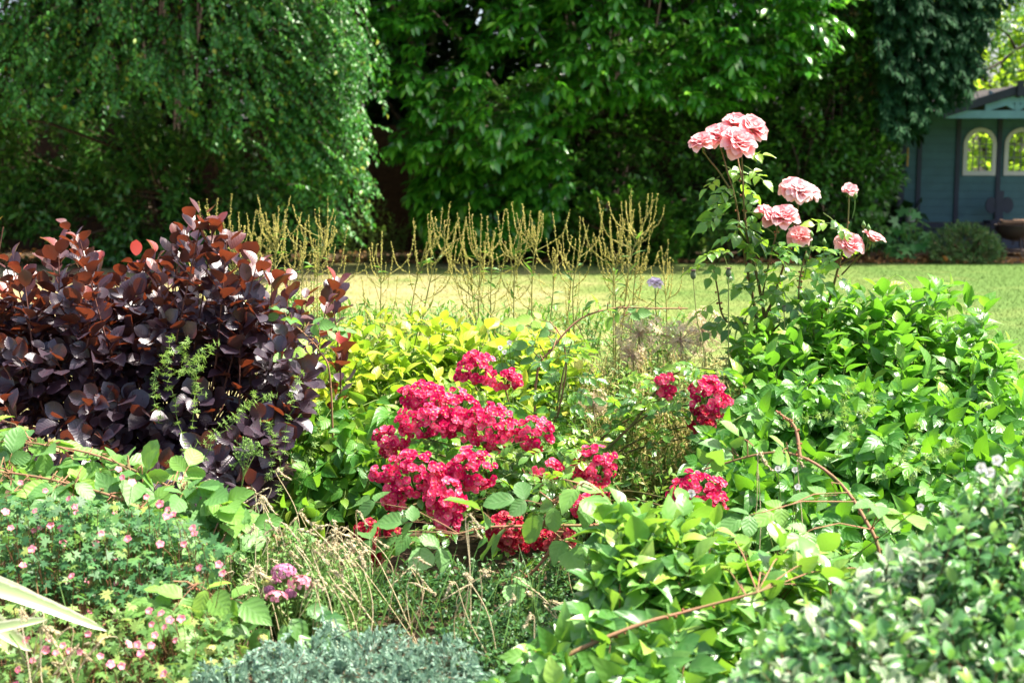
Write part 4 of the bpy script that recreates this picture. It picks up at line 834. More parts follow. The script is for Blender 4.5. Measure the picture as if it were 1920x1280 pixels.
# ------------------------------------------------------------------ brambles
M_BRAM = leafmat('bramble_leaf', [(0, (.060, .165, .045)), (.45, (.105, .245, .06)), (.8, (.17, .34, .06)), (1, (.32, .48, .05))], (.34, .62, .05), .32, .48, .42, vein=(.25, .38, .19), veinf=.22, freq=34, bumpy=.5)
M_BCANE = barkmat('bramble_cane', (.16, .13, .05), (.34, .15, .10), 18)
TB = [leaf_t(9, 'ovate', .16, .22, serr=.055, wave=.014), leaf_t(9, 'round', .12, .25, serr=.05, wave=.016)]
def bramble(seed, label, canes, leaves, size=(.065, .085), nextra=0, vrange=(0, .85), thick=.006, spread=None, droop=.22):
    """canes: lists of (px, py, Y); leaves: (px, py, Y[, var]) of whole three-part leaves"""
    r = rng_(seed); first = canes[0][0]; bs = ground(first[0], first[2]); o = thing('bramble', label, 'bramble', bs); paths = []
    for c in canes:
        p = spline(([bs] if c is canes[0] else []) + [at(*q[:3]) for q in c], 26); paths.append(p)
        k = 24; i = r.integers(1, 25, k); d = nrm(r.normal(0, 1, (k, 3)))
        build('cane', [tube(p, thick, thick * .45, 7), place(octa_t(), p[i] + d * thick * .5, d - UP * .3, UP, .009, .005, .5, 1)], [M_BCANE, M_THORN], o, bs)
    allp = np.vstack(paths); E = np.array([at(*q[:3]) for q in leaves]) if len(leaves) else np.zeros((0, 3)); var = np.array([q[3] if len(q) > 3 else r.uniform(*vrange) for q in leaves])
    if nextra:
        X = region(r, spread[0], nextra, *spread[1]); E = np.vstack([E, X]); var = np.concatenate([var, r.uniform(*vrange, nextra)])
    j = np.linalg.norm(allp[None] - E[:, None], axis=2).argmin(1); A_ = allp[j]
    D = nrm(E - A_ + r.normal(0, .02, E.shape) + UP * .012); far = np.linalg.norm(E - A_, axis=1)
    N = UP * .85 + np.array([.15, -.70, 0]) + r.normal(0, .22, E.shape); sz = r.uniform(*size, len(E))
    c3 = []
    for T, s_ in ((TB[0], slice(0, None, 2)), (TB[1], slice(1, None, 2))):
        if len(E[s_]): q, st = compound(r, E[s_] - D[s_] * (sz[s_] * .75)[:, None], D[s_] * [1, 1, .5], N[s_], 3, sz[s_], .72, T, 0, var[s_], droop, .35); c3 += q + [st]
    pth = np.stack([A_, (A_ + E) / 2 + UP * .015, E - D * (sz * .75)[:, None]], 1); c3.append(tubes(pth, .0018, 4, 1))
    build('leaves', c3, [M_BRAM, M_BCANE], o, bs); return o
bramble(100, 'bramble trailing across the front of the crimson rose with large serrated leaves', [[(1180, 985, 3.95), (1110, 985, 3.92), (1020, 985, 3.9), (920, 988, 3.9), (860, 1000, 3.9)], [(1020, 985, 3.9), (1040, 940, 3.86), (1095, 905, 3.84)], [(1060, 985, 3.9), (1010, 1060, 3.9), (960, 1100, 3.92)]],
        [(905, 935, 3.86), (985, 920, 3.84), (1085, 920, 3.82, .6), (1040, 960, 3.84), (1100, 955, 3.82, .5), (820, 1020, 3.84), (770, 965, 3.95, .3), (700, 930, 4.2, .3), (760, 1000, 4.0, .25), (960, 1075, 3.85, .4), (1090, 1040, 3.86), (1140, 1060, 3.84), (1060, 1015, 3.82, .7), (690, 1010, 4.0, .4), (945, 1010, 3.9, .3), (1130, 940, 3.85, .5)], (.078, .10), vrange=(.2, .6))
bramble(102, 'bramble spreading over the pink geraniums below the smoke bush', [[(520, 1010, 3.9), (430, 975, 3.9), (350, 930, 3.9), (270, 890, 3.92), (170, 850, 3.95), (60, 830, 4.0)], [(420, 1040, 3.7), (330, 990, 3.72), (240, 940, 3.8), (100, 900, 3.85), (-20, 880, 3.9)], [(400, 1140, 3.4), (380, 1110, 3.4), (350, 1090, 3.4)]],
        [(75, 830, 4.0, .6), (30, 800, 4.2, .8), (110, 875, 3.95), (200, 870, 3.92), (150, 885, 3.9, .9), (240, 850, 3.95, .5), (270, 880, 3.9, .5), (30, 880, 3.9), (50, 930, 3.85), (15, 850, 3.95), (290, 920, 3.88), (180, 935, 3.84, .5), (330, 950, 3.84), (345, 870, 3.95, .7), (380, 960, 3.85, .6), (250, 1005, 3.7, .6), (320, 985, 3.72, .5), (380, 1000, 3.75, .4), (430, 960, 3.9, .5), (470, 1000, 3.85, .5), (100, 925, 3.8, .3), (300, 1110, 3.35, .7), (340, 1130, 3.34, .7), (390, 1095, 3.35, .8), (440, 1110, 3.35, .6), (360, 1150, 3.32, .8), (410, 1150, 3.33, .6), (500, 960, 4.0, .4), (545, 985, 4.0, .5), (330, 885, 3.93, .6), (0, 780, 4.3, .9)], (.070, .092), vrange=(.25, .75), nextra=74, spread=([(-20, 800), (120, 830), (330, 870), (480, 960), (430, 1030), (200, 990), (-20, 910)], (4.05, 3.66, .04)))
bramble(104, 'long bramble arching over the lower green leaves towards the variegated bush', [[(1650, 1050, 3.7), (1620, 970, 3.75), (1570, 900, 3.85), (1500, 855, 3.95), (1430, 850, 4.0), (1320, 880, 4.05)], [(1000, 1270, 3.0), (1080, 1220, 3.02), (1200, 1170, 3.05), (1290, 1145, 3.08), (1420, 1110, 3.1)], [(1500, 855, 3.95), (1490, 800, 4.0), (1455, 770, 4.05)]],
        [(1330, 850, 4.0, .8), (1400, 810, 4.0, .6), (1370, 830, 4.0), (1470, 830, 3.9, .8), (1540, 920, 3.8, .4), (1660, 950, 3.6, .6), (1640, 930, 3.6, .4), (1690, 945, 3.6, .7), (1370, 1000, 3.5, .4), (1480, 1020, 3.4, .4), (1560, 1040, 3.3, .5), (1610, 1060, 3.3), (1430, 1060, 3.3, .5), (1340, 1050, 3.35, .4), (1510, 990, 3.45, .5), (1400, 960, 3.6, .4), (1460, 950, 3.7, .8), (1380, 1100, 3.2, .4), (1500, 1090, 3.2, .6)], (.060, .078), vrange=(.1, .5))
bramble(106, 'bramble shoot arching from the golden shrub over the dry seed heads', [[(1005, 715, 5.0), (1035, 655, 5.0), (1085, 600, 5.02), (1150, 578, 5.05), (1230, 578, 5.08), (1290, 578, 5.1)]],
        [(1120, 565, 5.02, .95), (1140, 572, 5.0, .5), (1095, 575, 5.0, .8), (1010, 590, 5.0, .9), (1030, 610, 5.0, .3), (1000, 640, 5.0, .5), (1045, 640, 5.0, .6), (985, 600, 5.05, .9), (975, 650, 5.0, .15), (960, 680, 5.0, .1), (1095, 640, 5.05, .1), (1160, 590, 5.02, .4), (1185, 580, 5.05, .5), (1010, 670, 4.98, .2)], (.042, .056), vrange=(.3, .8), thick=.005)
bramble(108, 'pale bramble shoot between the smoke bush and the golden shrub', [[(620, 720, 4.9), (600, 660, 4.9), (570, 625, 4.9), (540, 600, 4.92)]], [(545, 590, 4.9, .4), (525, 580, 4.95, .45), (590, 600, 4.9, .5), (615, 612, 4.92, .5), (575, 650, 4.85, .95), (540, 660, 4.85, .6), (640, 615, 4.95, .4)], (.045, .058), vrange=(.3, .6), thick=.004)

# broad-leaved green shrub in the lower middle
M_BROAD = leafmat('broad_leaf', [(0, (.045, .15, .030)), (.5, (.085, .235, .045)), (.85, (.15, .32, .065)), (1, (.30, .44, .07))], (.34, .64, .03), .34, .33, .65, vein=(.25, .42, .15), veinf=.2, freq=22, bumpy=.4)
two_zone(110, 'broad_leaved_shrub', 'light green broad-leaved shrub spilling forward below the crimson rose', 'shrub',
         [(1110, 1000), (1170, 935), (1260, 920), (1320, 970), (1400, 1010), (1480, 1000), (1560, 1030), (1600, 1100), (1450, 1120), (1300, 1090), (1150, 1080)], 120,
         [(1110, 1020), (1300, 1040), (1480, 1080), (1450, 1180), (1330, 1290), (930, 1290), (900, 1260), (1010, 1200), (1090, 1120)], 170, M_BROAD, M_BROAD, (1280, 3.3), (3.55, 3.3), (3.35, 2.9), (.074, .050), M_TWIG, dy=.16, L=.2, upU=.7, upL=.45, k=10, nst=20)
# ------------------------------------------------------------------ tall straw-coloured seed stalks
M_STRAW = leafmat('straw_seed', [(0, (.38, .36, .06)), (.5, (.54, .48, .11)), (1, (.66, .58, .19))], (.45, .36, .08), .2, .6, .3)
M_STRST = barkmat('straw_stem', (.20, .22, .05), (.36, .31, .11), 20)
M_DOCKL = leafmat('narrow_leaf', GREEN((.06, .17, .03), (.10, .24, .04), (.16, .30, .05)), (.26, .5, .04), .35, .45, .4)
OCT = octa_t(); T_LAN = leaf_t(4, 'lance', .2, .35)
stalks = [  # tip px, py, distance, lean px, bushiness, label
    (408, 372, 5.8, 8, 7, 'straw seed stalk just behind the tallest smoke bush shoot'), (452, 420, 5.9, 22, 8, 'short straw seed stalk among the crowded stalks behind the smoke bush'), (480, 392, 6.0, 16, 7, 'straw seed stalk with a leaning side branch over the smoke bush'),
    (545, 368, 6.0, 30, 10, 'tallest straw seed stalk of the crowded stand by the smoke bush'), (512, 402, 6.1, -6, 8, 'straw seed stalk to one side of the tallest in the crowded stand'), (572, 420, 5.9, 6, 9, 'bushy straw seed stalk in the middle of the crowded stand'),
    (625, 395, 6.0, 30, 9, 'forked straw seed stalk at the outer edge of the crowded stand'), (598, 440, 6.2, 10, 8, 'low straw seed stalk half hidden in the crowded stand'), (648, 480, 5.9, 12, 3, 'thin bent straw stalk over the lone coppery shoot'),
    (716, 432, 5.8, 2, 8, 'small fan-shaped straw seed stalk standing alone before the weeds'), (862, 408, 5.9, 58, 8, 'strongly leaning straw seed stalk with leafy lower stem'), (818, 412, 5.95, 40, 6, 'straw seed stalk beside the strongly leaning one'),
    (903, 402, 6.0, 4, 11, 'upright dense straw seed stalk in front of the laurel'), (926, 432, 6.05, 6, 9, 'straw seed stalk close behind the upright dense one'), (872, 470, 6.1, -20, 6, 'low spreading straw stalk against the bright lawn'),
    (982, 398, 5.9, 18, 9, 'straw seed stalk with a hooked side branch before the laurel'), (1014, 394, 5.9, 16, 10, 'wide branching straw seed stalk before the laurel base'), (1048, 450, 6.0, 14, 5, 'thin straw stalk curving off the wide branching one'),
    (1104, 420, 5.9, 30, 5, 'slim two-pronged straw seed stalk in front of the low shrub'), (1080, 448, 6.0, 14, 4, 'short straw stalk beside the slim two-pronged one'), (1228, 373, 5.8, 48, 11, 'tall branching straw seed stalk beneath the pink roses, most leaning of its stand'),
    (1172, 412, 5.85, 22, 9, 'straw seed stalk next to the tall branching one'), (1146, 446, 5.95, -8, 9, 'bushy low straw seed stalk in front of the low shrub'), (1240, 462, 6.0, -10, 5, 'drooping thin straw stalk above the lilac flower'), (1205, 430, 5.95, 18, 8, 'straw seed stalk tucked behind the tall branching one')]
for i, (px, py, Y, lean, nb, lab) in enumerate(stalks):
    r = rng_(200 + i); tip = at(px, py, Y); bs = ground(px - lean * 1.6, Y + .05); o = thing('seed_stalk', lab, 'dried stalk', bs, 'straw seed stalks before the lawn')
    knee = at(px - lean, py + 130, Y); main = spline([bs, (bs * .55 + knee * .45) + [r.normal(0, .03), 0, 0], knee, tip * .5 + knee * .5 + [-.3 * (tip[0] - knee[0]) * .3, 0, 0], tip], 30)
    def seeds(path, dens):
        ln = np.linalg.norm(np.diff(path, axis=0), axis=1).sum(); n = max(int(ln * dens), 4); t = r.uniform(0, 1, n); q = t * (len(path) - 1.001); j = q.astype(int); f = (q - j)[:, None]
        p = path[j] * (1 - f) + path[j + 1] * f; d = r.normal(0, 1, p.shape) + UP * .3
        return place(OCT, p, d, r.normal(0, 1, p.shape), r.uniform(.0048, .0085, n), r.uniform(.0026, .0044, n), r.uniform(0, 1, n), 1, zs=.0035)
    build('stem', [tube(main, .0038, .0012, 5), seeds(main[-12:], 480)], [M_STRST, M_STRAW], o, bs)
    for k in range(int(nb * 1.9)):
        j = int(r.uniform(11, 25)); b0 = main[j]; az = r.uniform(0, 6.283); ln = r.uniform(.06, .25) * (1.25 - j / 30) * 1.6; out = np.array([math.cos(az), math.sin(az) * .6, 0]) * ln * r.uniform(.2, .85)
        e = b0 + out + UP * ln * r.uniform(.75, 1.05); p = spline([b0, b0 + out * .75 + UP * ln * .32, e], 9); build('seed_spike', [tube(p, .0016, .0007, 4), seeds(p[2:], 440)], [M_STRST, M_STRAW], o, bs)
    for k in range(4):                                            # dried lower twigs
        j = int(r.uniform(6, 16)); b0 = main[j]; e = b0 + np.array([r.normal(0, .09), r.normal(0, .05), r.uniform(-.05, .13)]); p = spline([b0, (b0 + e) / 2 + UP * .04, e], 7); build('lower_twig', [tube(p, .0014, .0007, 3), seeds(p[2:], 170)], [M_STRST, M_STRAW], o, bs)
    n = 9; j = r.integers(8, 22, n); d = r.normal(0, 1, (n, 3)) * [1, .8, .3] + UP * .5
    build('leaves', [place(T_LAN, main[j], d, UP + r.normal(0, .4, (n, 3)), r.uniform(.035, .075, n), r.uniform(.009, .016, n), r.uniform(0, 1, n))], M_DOCKL, o, bs)

# ------------------------------------------------------------------ allium heads, poppy pods, lilac poppy
M_ALL = leafmat('dry_allium', [(0, (.60, .50, .30)), (.6, (.68, .56, .38)), (1, (.55, .36, .33))], (.6, .5, .3), .4, .6, .3)
M_ALLS = barkmat('allium_stem', (.16, .2, .06), (.26, .26, .1))
for px, py, Y, rad, lab in ((1198, 626, 5.3, .105, 'largest dried allium globe, under the bramble shoot'), (1276, 638, 5.35, .085, 'dried purplish allium globe between the larger one and the poppy pod'), (1318, 622, 5.55, .10, 'pale dried allium globe at the foot of the pink rose'), (1186, 668, 5.2, .055, 'small half-hidden allium globe under the largest'), (1112, 756, 4.95, .06, 'low purplish allium globe sunk among the dry weeds')):
    r = rng_(int(px)); c = at(px, py, Y); bs = ground(px + 8, Y); o = thing('allium_head', lab, 'allium', bs)
    n = 95; d = nrm(r.normal(0, 1, (n, 3))); e = c + d * rad * r.uniform(.8, 1, (n, 1)); t = np.stack([np.broadcast_to(c, e.shape), (c + e) / 2, e], 1)
    st6 = np.arange(5) * 1.2566; U = nrm(np.cross(d, UP + .01)); V = np.cross(d, U); stars = [place(T2, e, U * math.cos(a) + V * math.sin(a) + d * .5, d, rad * .17, rad * .07, r.uniform(0, .7, n)) for a in st6]
    build('seed_globe', [tubes(t, .0010, 3, 0, r.uniform(.3, 1, n))] + stars + [tube(np.array([c - UP * .008, c, c + UP * .008]), .008, .006, 6, 0, 1.0)], M_ALL, o, bs)
    build('stem', [tube(spline([bs, (bs + c) / 2 + [.02, 0, 0], c], 12), .0045, .0035, 6)], M_ALLS, o, bs)
M_POD = barkmat('poppy_pod_skin', (.07, .10, .05), (.13, .16, .09), 30); M_PODC = barkmat('poppy_pod_crown', (.05, .025, .03), (.10, .05, .05))
for px, py, Y, x0, lab in ((1300, 516, 5.15, 1322, 'poppy seed pod on a tall bare stem in front of the lawn'), (1366, 512, 5.2, 1366, 'poppy seed pod close to the pink rose canes'), (1470, 580, 5.25, 1472, 'small poppy seed pod half hidden by the dogwood leaves')):
    c = at(px, py, Y); bs = ground(x0 + 4, Y); o = thing('poppy_pod', lab, 'poppy pod', bs)
    s = 1.25 if px < 1400 else .9; zz = np.array([-.012, -.009, -.002, .006, .011, .0125]) * s; rr_ = np.array([.002, .0062, .0085, .0082, .005, .0045]) * s
    build('pod', [tubes((c + zz[:, None] * UP)[None], rr_[None], 10)], M_POD, o, bs)
    build('crown', [tubes((c + np.array([.0126, .0140, .0155, .016])[:, None] * s * UP)[None], np.array([[.0045, .010, .0095, .001]]) * s, 10)], M_PODC, o, bs)
    build('stem', [tube(spline([bs, at(x0, 690, Y), at((px * 2 + x0) / 3, 600, Y), c - UP * .011 * s], 18), .0026, .0019, 6)], M_ALLS, o, bs)
M_LILAC = petalmat('lilac_petal', [(0, (.5, .35, .5)), (.3, (.80, .68, .78)), (1, (.86, .76, .84))], (.8, .65, .8), .35)
c = at(1228, 533, 5.3); bs = ground(1236, 5.3); o = thing('lilac_flower', 'single pale lilac ruffled flower on a leafy stem among the straw stalks', 'flower', bs); r = rng_(230)
ch = []
for q, (n, tl, sz) in enumerate(((8, 1.25, .034), (8, .8, .031), (7, .4, .026))):
    a = np.arange(n) * 6.283 / n + q; Rr = np.stack([np.cos(a), np.sin(a) * .8 - .25, np.sin(a) * .3], 1); ax = nrm(Rr * math.sin(tl) + np.array([0, -.35, .9]) * math.cos(tl)); ch.append(place(PET[2], np.repeat(c[None], n, 0), ax + r.normal(0, .1, ax.shape), UP - Rr, sz, sz * .8, r.uniform(0, 1, n)))
build('flower_head', ch, M_LILAC, o, bs); build('stem', [tube(spline([bs, (bs + c) / 2 + [.01, 0, 0], c], 12), .003, .002, 6)], M_GSTEM, o, bs)
p = spline([bs, c], 14)[5:13]; build('leaves', [place(palm_t(5, .6), p, r.normal(0, 1, p.shape) * [1, 1, .2], UP + r.normal(0, .3, p.shape), .07, None, .5)], M_DOCKL, o, bs)

# ------------------------------------------------------------------ geranium
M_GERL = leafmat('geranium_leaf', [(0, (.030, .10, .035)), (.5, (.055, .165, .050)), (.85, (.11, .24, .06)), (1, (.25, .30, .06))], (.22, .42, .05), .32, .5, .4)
M_GERP = petalmat('geranium_petal', [(0, (.85, .72, .66)), (.35, (.72, .18, .26)), (1, (.76, .24, .32))], (.85, .28, .36), .25)
M_REDST = barkmat('reddish_stem', (.14, .10, .04), (.30, .13, .07))
def ger_flower(seed):
    r = rng_(seed); a = np.arange(5) * 1.2566; Rr = np.stack([np.cos(a), np.sin(a), 0 * a], 1); T = petal_t(3, 2, .2, .25, 1.1)
    o = build('flower', [place(T, Rr * .02, Rr + UP * .45 + r.normal(0, .08, Rr.shape), UP - Rr * .45, .52, .50, r.uniform(.2, .8, 5)), place(DOME, np.array([[0, 0, .04]]), [[1.0, 0, 0]], UP[None], .16, None, .5, 1)], [M_GERP, M_STAM]); me = o.data; bpy.data.objects.remove(o); return me
GF = [ger_flower(s) for s in (240, 241, 242)]
def geranium(seed, label, poly, n, Y, flowers, root, stuffn, dens=1.0):
    r = rng_(seed); bs = ground(*root); o = thing('geranium', label, 'geranium', bs)
    P = region(r, poly, n, Y[0], Y[1], .16); N = UP + np.array([.15, -.55, 0]) + r.normal(0, .35, P.shape); D = r.normal(0, 1, P.shape) * [1, .7, .25]
    build('foliage', [place(palm_t(5, .55), P[::2], D[::2], N[::2], r.uniform(.024, .042, len(P[::2])) * (1 if seed == 250 else .8), None, r.uniform(0, .9, len(P[::2]))), place(palm_t(7, .45), P[1::2], D[1::2], N[1::2], r.uniform(.022, .038, len(P[1::2])), None, r.uniform(0, 1, len(P[1::2])))], M_GERL, o, bs)
    q = P[::4]; low = q * 1.0; low[:, 2] = bed_z(low[:, 1]) + .02; low[:, :2] += r.normal(0, .05, (len(q), 2)); sp_ = np.stack([low, (low + q) / 2 + r.normal(0, .02, q.shape), q], 1); build('stems', [tubes(sp_, .0012, 3)], M_REDST, o, bs)
    st = []
    for i, (px, py) in enumerate(flowers):
        c = at(px, py, Y[1] + (Y[0] - Y[1]) * np.clip((1280 - py) / 380, 0, 1) - .08 - r.uniform(0, .1)); ax = np.array([r.normal(.1, .3), -.75 + r.normal(0, .2), .65])
        put(GF[i % 3], 'flower', o, bs, c, ax, r.uniform(.015, .021), r.uniform(0, 6)); e = c + np.array([r.normal(0, .02), .06, -.10]); st.append(np.stack([e, (c + e) / 2 + [0, .012, .01], c - nrm(ax) * .003]))
    for q in st: build('flower_stalk', [tubes(q[None], .0010, 3)], M_REDST, o, bs)
gfl = [(38, 905), (85, 920), (66, 958), (130, 935), (140, 950), (95, 985), (145, 963), (75, 990), (63, 995), (80, 1005), (115, 990), (118, 1018), (180, 1018), (215, 962), (218, 1045), (230, 895), (222, 880), (175, 1050), (260, 1048), (43, 1060), (124, 1090), (165, 1088), (222, 1072), (220, 1092), (218, 1112), (201, 1118), (265, 1098), (271, 1112), (155, 1128), (168, 1145), (160, 1155), (182, 1155), (195, 1170), (215, 1160), (92, 1197), (118, 1210), (130, 1220), (105, 1224), (85, 1218), (62, 1238), (165, 1188), (150, 1222), (188, 1230), (207, 1245), (228, 1248), (240, 1208), (258, 1208), (283, 1210), (264, 1225), (280, 1145), (303, 1150), (318, 1162), (310, 1175), (285, 1170), (340, 1160), (300, 945), (315, 955), (325, 965), (310, 968), (275, 932), (365, 1000), (362, 990), (410, 1058), (418, 1075), (375, 1065), (308, 1263), (35, 1255), (30, 1285), (247, 905), (135, 1080), (20, 990), (10, 960), (345, 1020), (240, 1010), (300, 1020), (190, 1000), (60, 1030), (290, 1190), (330, 1200), (50, 1200)]
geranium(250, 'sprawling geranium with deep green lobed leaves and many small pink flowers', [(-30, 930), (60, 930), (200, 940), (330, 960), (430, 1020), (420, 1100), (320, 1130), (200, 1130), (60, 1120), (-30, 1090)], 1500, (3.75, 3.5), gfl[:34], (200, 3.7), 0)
M_GERL = leafmat('pale_geranium_leaf', [(0, (.06, .15, .035)), (.5, (.11, .23, .05)), (.85, (.20, .30, .07)), (1, (.42, .36, .12))], (.35, .5, .06), .35, .5, .4)  # paler, yellower leaf tone with dry bits for the second patch
geranium(252, 'paler, yellower geranium patch with pink flowers among grass below the flax blades', [(-30, 1120), (150, 1140), (300, 1120), (430, 1150), (460, 1230), (420, 1300), (-30, 1300)], 1250, (3.45, 3.15), gfl[34:], (200, 3.35), 0)

# ------------------------------------------------------------------ New Zealand flax
M_FLAX = leafmat('variegated_flax_blade', [(0, (.16, .25, .09)), (1, (.36, .42, .22))], (.3, .4, .15), .15, .38, .5, edge=(.60, .60, .42), edgew=.60)
o = thing('flax_plant', 'variegated flax with broad cream-edged strap leaves cutting in from the corner', 'flax', ground(-190, 3.1)); bs = np.array(o.location)
def strap(ctrl, w0, nrm_=UP, seed=0):
    p = spline(ctrl, 22); T = nrm(np.gradient(p, axis=0)); S = nrm(np.cross(T, nrm_)); Nn = np.cross(S, T); s = np.linspace(0, 1, 22); wd = w0 * np.minimum(1, .55 + s * 2) * np.sqrt(np.maximum(1 - s ** 2.6, .0004))
    V, A = [], []
    for k, c in enumerate((-1, -.5, 0, .5, 1)): V.append(p + S * (wd * c / 2)[:, None] + Nn * (abs(c) * wd * .16)[:, None]); A.append(np.stack([s, np.full(22, abs(c)), np.full(22, .4 + .2 * (k % 2))], 1))
    V = np.stack(V, 1).reshape(-1, 3); A = np.stack(A, 1).reshape(-1, 3); i = np.arange(21)[:, None] * 5; j = np.arange(4)[None]
    return V, [np.stack([i + j, i + 5 + j, i + 6 + j, i + 1 + j], -1).reshape(-1, 4)], A, 0
for c, w_ in (([(-190, 1040, 3.05), (-60, 1085, 3.05), (60, 1125, 3.05), (200, 1182, 3.08)], .046), ([(-190, 1010, 3.2), (-60, 1070, 3.2), (40, 1110, 3.2), (100, 1140, 3.22)], .038), ([(-190, 1230, 3.0), (-60, 1190, 3.0), (30, 1170, 3.0), (90, 1160, 3.0)], .032), ([(-190, 1050, 3.1), (-70, 1120, 3.1), (0, 1175, 3.12), (60, 1220, 3.15)], .055), ([(-190, 1130, 3.25), (-60, 1160, 3.25), (10, 1200, 3.25), (50, 1260, 3.25)], .05)):
    build('blade', [strap([bs + UP * .05] + [at(*q) for q in c], w_, np.array([0, -.75, .66]))], M_FLAX, o, bs)

# ------------------------------------------------------------------ hydrangea
M_HYL = leafmat('hydrangea_leaf', [(0, (.04, .13, .035)), (1, (.10, .24, .05))], (.25, .46, .04), .28, .4, .5, vein=(.22, .34, .14), veinf=.3, freq=26, bumpy=.6)
M_HYM = petalmat('mauve_sepal', [(0, (.60, .5, .6)), (.3, (.52, .15, .32)), (1, (.64, .27, .42))], (.8, .3, .5), .3); M_HYP = petalmat('rose_sepal', [(0, (.75, .6, .5)), (.3, (.66, .18, .28)), (1, (.74, .32, .40))], (.85, .35, .4), .3); M_HYY = petalmat('cream_green_sepal', [(0, (.45, .5, .10)), (1, (.60, .58, .22))], (.6, .6, .2), .3)
o = thing('hydrangea', 'small hydrangea with mauve and pink mophead flowers behind the blue juniper', 'hydrangea', ground(520, 3.5)); bs = np.array(o.location); r = rng_(260)
for px, py, rx, ry, Y, m in ((532, 1072, 24, 16, 3.42, M_HYM), (562, 1094, 24, 16, 3.38, M_HYP), (518, 1120, 22, 12, 3.36, M_HYP), (545, 1112, 11, 10, 3.40, M_HYM), (505, 1106, 10, 8, 3.42, M_HYM), (505, 1090, 15, 9, 3.46, M_HYY), (518, 1086, 10, 7, 3.45, M_HYM), (398, 1218, 17, 8, 3.2, M_HYY), (492, 1196, 9, 7, 3.3, M_HYY)):
    c = at(px, py, Y); n = 46; d = nrm(r.normal(0, 1, (n * 3, 3))); d = d[d[:, 2] > -.25][:n]; n = len(d); ra, rb = rx * Y / FPX, ry * Y / FPX; C = c + d * [ra, ra * .8, rb]
    N = d; U = nrm(np.cross(N, r.normal(0, 1, d.shape))); V = np.cross(N, U); ch = [place(petal_t(2, 2, .1, .1, 1.1), C, U * math.cos(a) + V * math.sin(a) + N * .1, N, .0065, .0068, r.uniform(0, 1, n)) for a in np.arange(4) * 1.571]
    e = c - UP * rb * 1.3; build('flower_head', ch + [tubes(np.stack([np.broadcast_to(e, C.shape), (C + e) / 2, C], 1), .0007, 3, 1)], [m, M_GSTEM], o, bs)
    build('stem', [tube(spline([bs + r.normal(0, .015, 3) * [1, 1, 0], (bs + e) / 2 + [r.normal(0, .02), 0, 0], e], 9), .0035, .0022, 6)], M_GSTEM, o, bs)
lv = [(530, 1170, .3, -1), (545, 1160, .7, -.8), (500, 1150, -.9, -.4), (560, 1190, .7, -.6), (505, 1180, -.6, -.6), (470, 1140, -1, .2), (575, 1140, 1, -.2), (590, 1165, .8, .5), (600, 1150, .8, -.3), (445, 1200, -.9, -.2), (420, 1225, -.9, 0), (380, 1250, -.8, .1), (450, 1230, .7, -.4), (470, 1190, -.5, .3), (600, 1190, .4, -.7), (390, 1235, -.3, .4), (350, 1255, -.6, .1)]
P = np.array([at(a, b_, 3.42 - (b_ - 1140) * .0018) for a, b_, _, _ in lv]); D = np.array([(x, -.35, z) for _, _, x, z in lv])
build('leaves', [place(T_OV, P, D, UP + np.array([0, -.7, 0]) + r.normal(0, .25, P.shape), r.uniform(.075, .10, len(P)), r.uniform(.042, .056, len(P)), r.uniform(0, 1, len(P)))], M_HYL, o, bs)

# ------------------------------------------------------------------ blue juniper
M_JUN = leafmat('juniper_needle', [(0, (.17, .30, .215)), (.5, (.27, .41, .31)), (1, (.38, .52, .40))], (.26, .42, .28), .25, .65, .2)
o = thing('juniper', 'low silvery blue-green juniper spreading along the very front', 'juniper', ground(630, 3.05)); bs = np.array(o.location); r = rng_(270)
polyJ = [(345, 1290), (370, 1255), (430, 1228), (500, 1215), (580, 1205), (600, 1180), (650, 1182), (700, 1175), (750, 1185), (800, 1210), (860, 1205), (895, 1225), (905, 1290), (900, 1420), (340, 1420)]
tp = region(r, polyJ, 2400, 3.30, 2.72, .05); hum = .018 * np.sin(tp[:, 0] * 31) * np.sin(tp[:, 1] * 26 + 1) + .012 * np.sin(tp[:, 0] * 67 + 2) * np.sin(tp[:, 1] * 57)
tp[:, 2] += hum; D = nrm(r.normal(0, .42, tp.shape) + UP * .8 + np.array([0, -.35, 0])); ch = []
c, pth = sprays(r, tp - D * .045, D, .05, 26, .016, .0048, leaf_t(2, 'lance', .2, -.15), mode='spiral', spread=.62, grav=0, sag=0, upn=.3, tipsize=.6, t0=.05, jit=.2, var='rand'); ch.append(c)
build('foliage', ch, M_JUN, o, bs)
inn = region(r, polyJ, 500, 3.30, 2.75, .04) - UP * .05
build('branches', [tubes(pth[::2], .0016, 3), limbs(r, bs, inn[:60], np.tile(UP, (60, 1)), .008, .003)], M_TWIG, o, bs)

# ------------------------------------------------------------------ variegated bush in the corner
M_EUO = leafmat('variegated_leaf', [(0, (.036, .125, .042)), (.5, (.070, .195, .066)), (.85, (.13, .30, .08)), (1, (.26, .44, .07))], (.14, .38, .06), .28, .36, .55, edge=(.20, .32, .17), edgew=.86)
M_EUOP = leafmat('pale_variegated_leaf', [(0, (.12, .22, .11)), (1, (.28, .36, .22))], (.3, .42, .2), .25, .45, .4, edge=(.44, .48, .34), edgew=.55)
T_EUO = [leaf_t(4, 'ellip', .14, .2), leaf_t(4, 'ovate', .25, .35, side=.08), leaf_t(4, 'ellip', .05, .1, twist=.4), leaf_t(4, 'round', .2, .3)]
o = thing('euonymus_bush', 'dense small-leaved green and cream variegated bush filling the lower corner', 'bush', ground(1750, 2.75)); bs = np.array(o.location); r = rng_(280)
polyU = [(1350, 1310), (1410, 1230), (1450, 1170), (1530, 1120), (1600, 1090), (1660, 1050), (1740, 1000), (1790, 945), (1840, 890), (1900, 880), (2000, 860), (2050, 1310)]
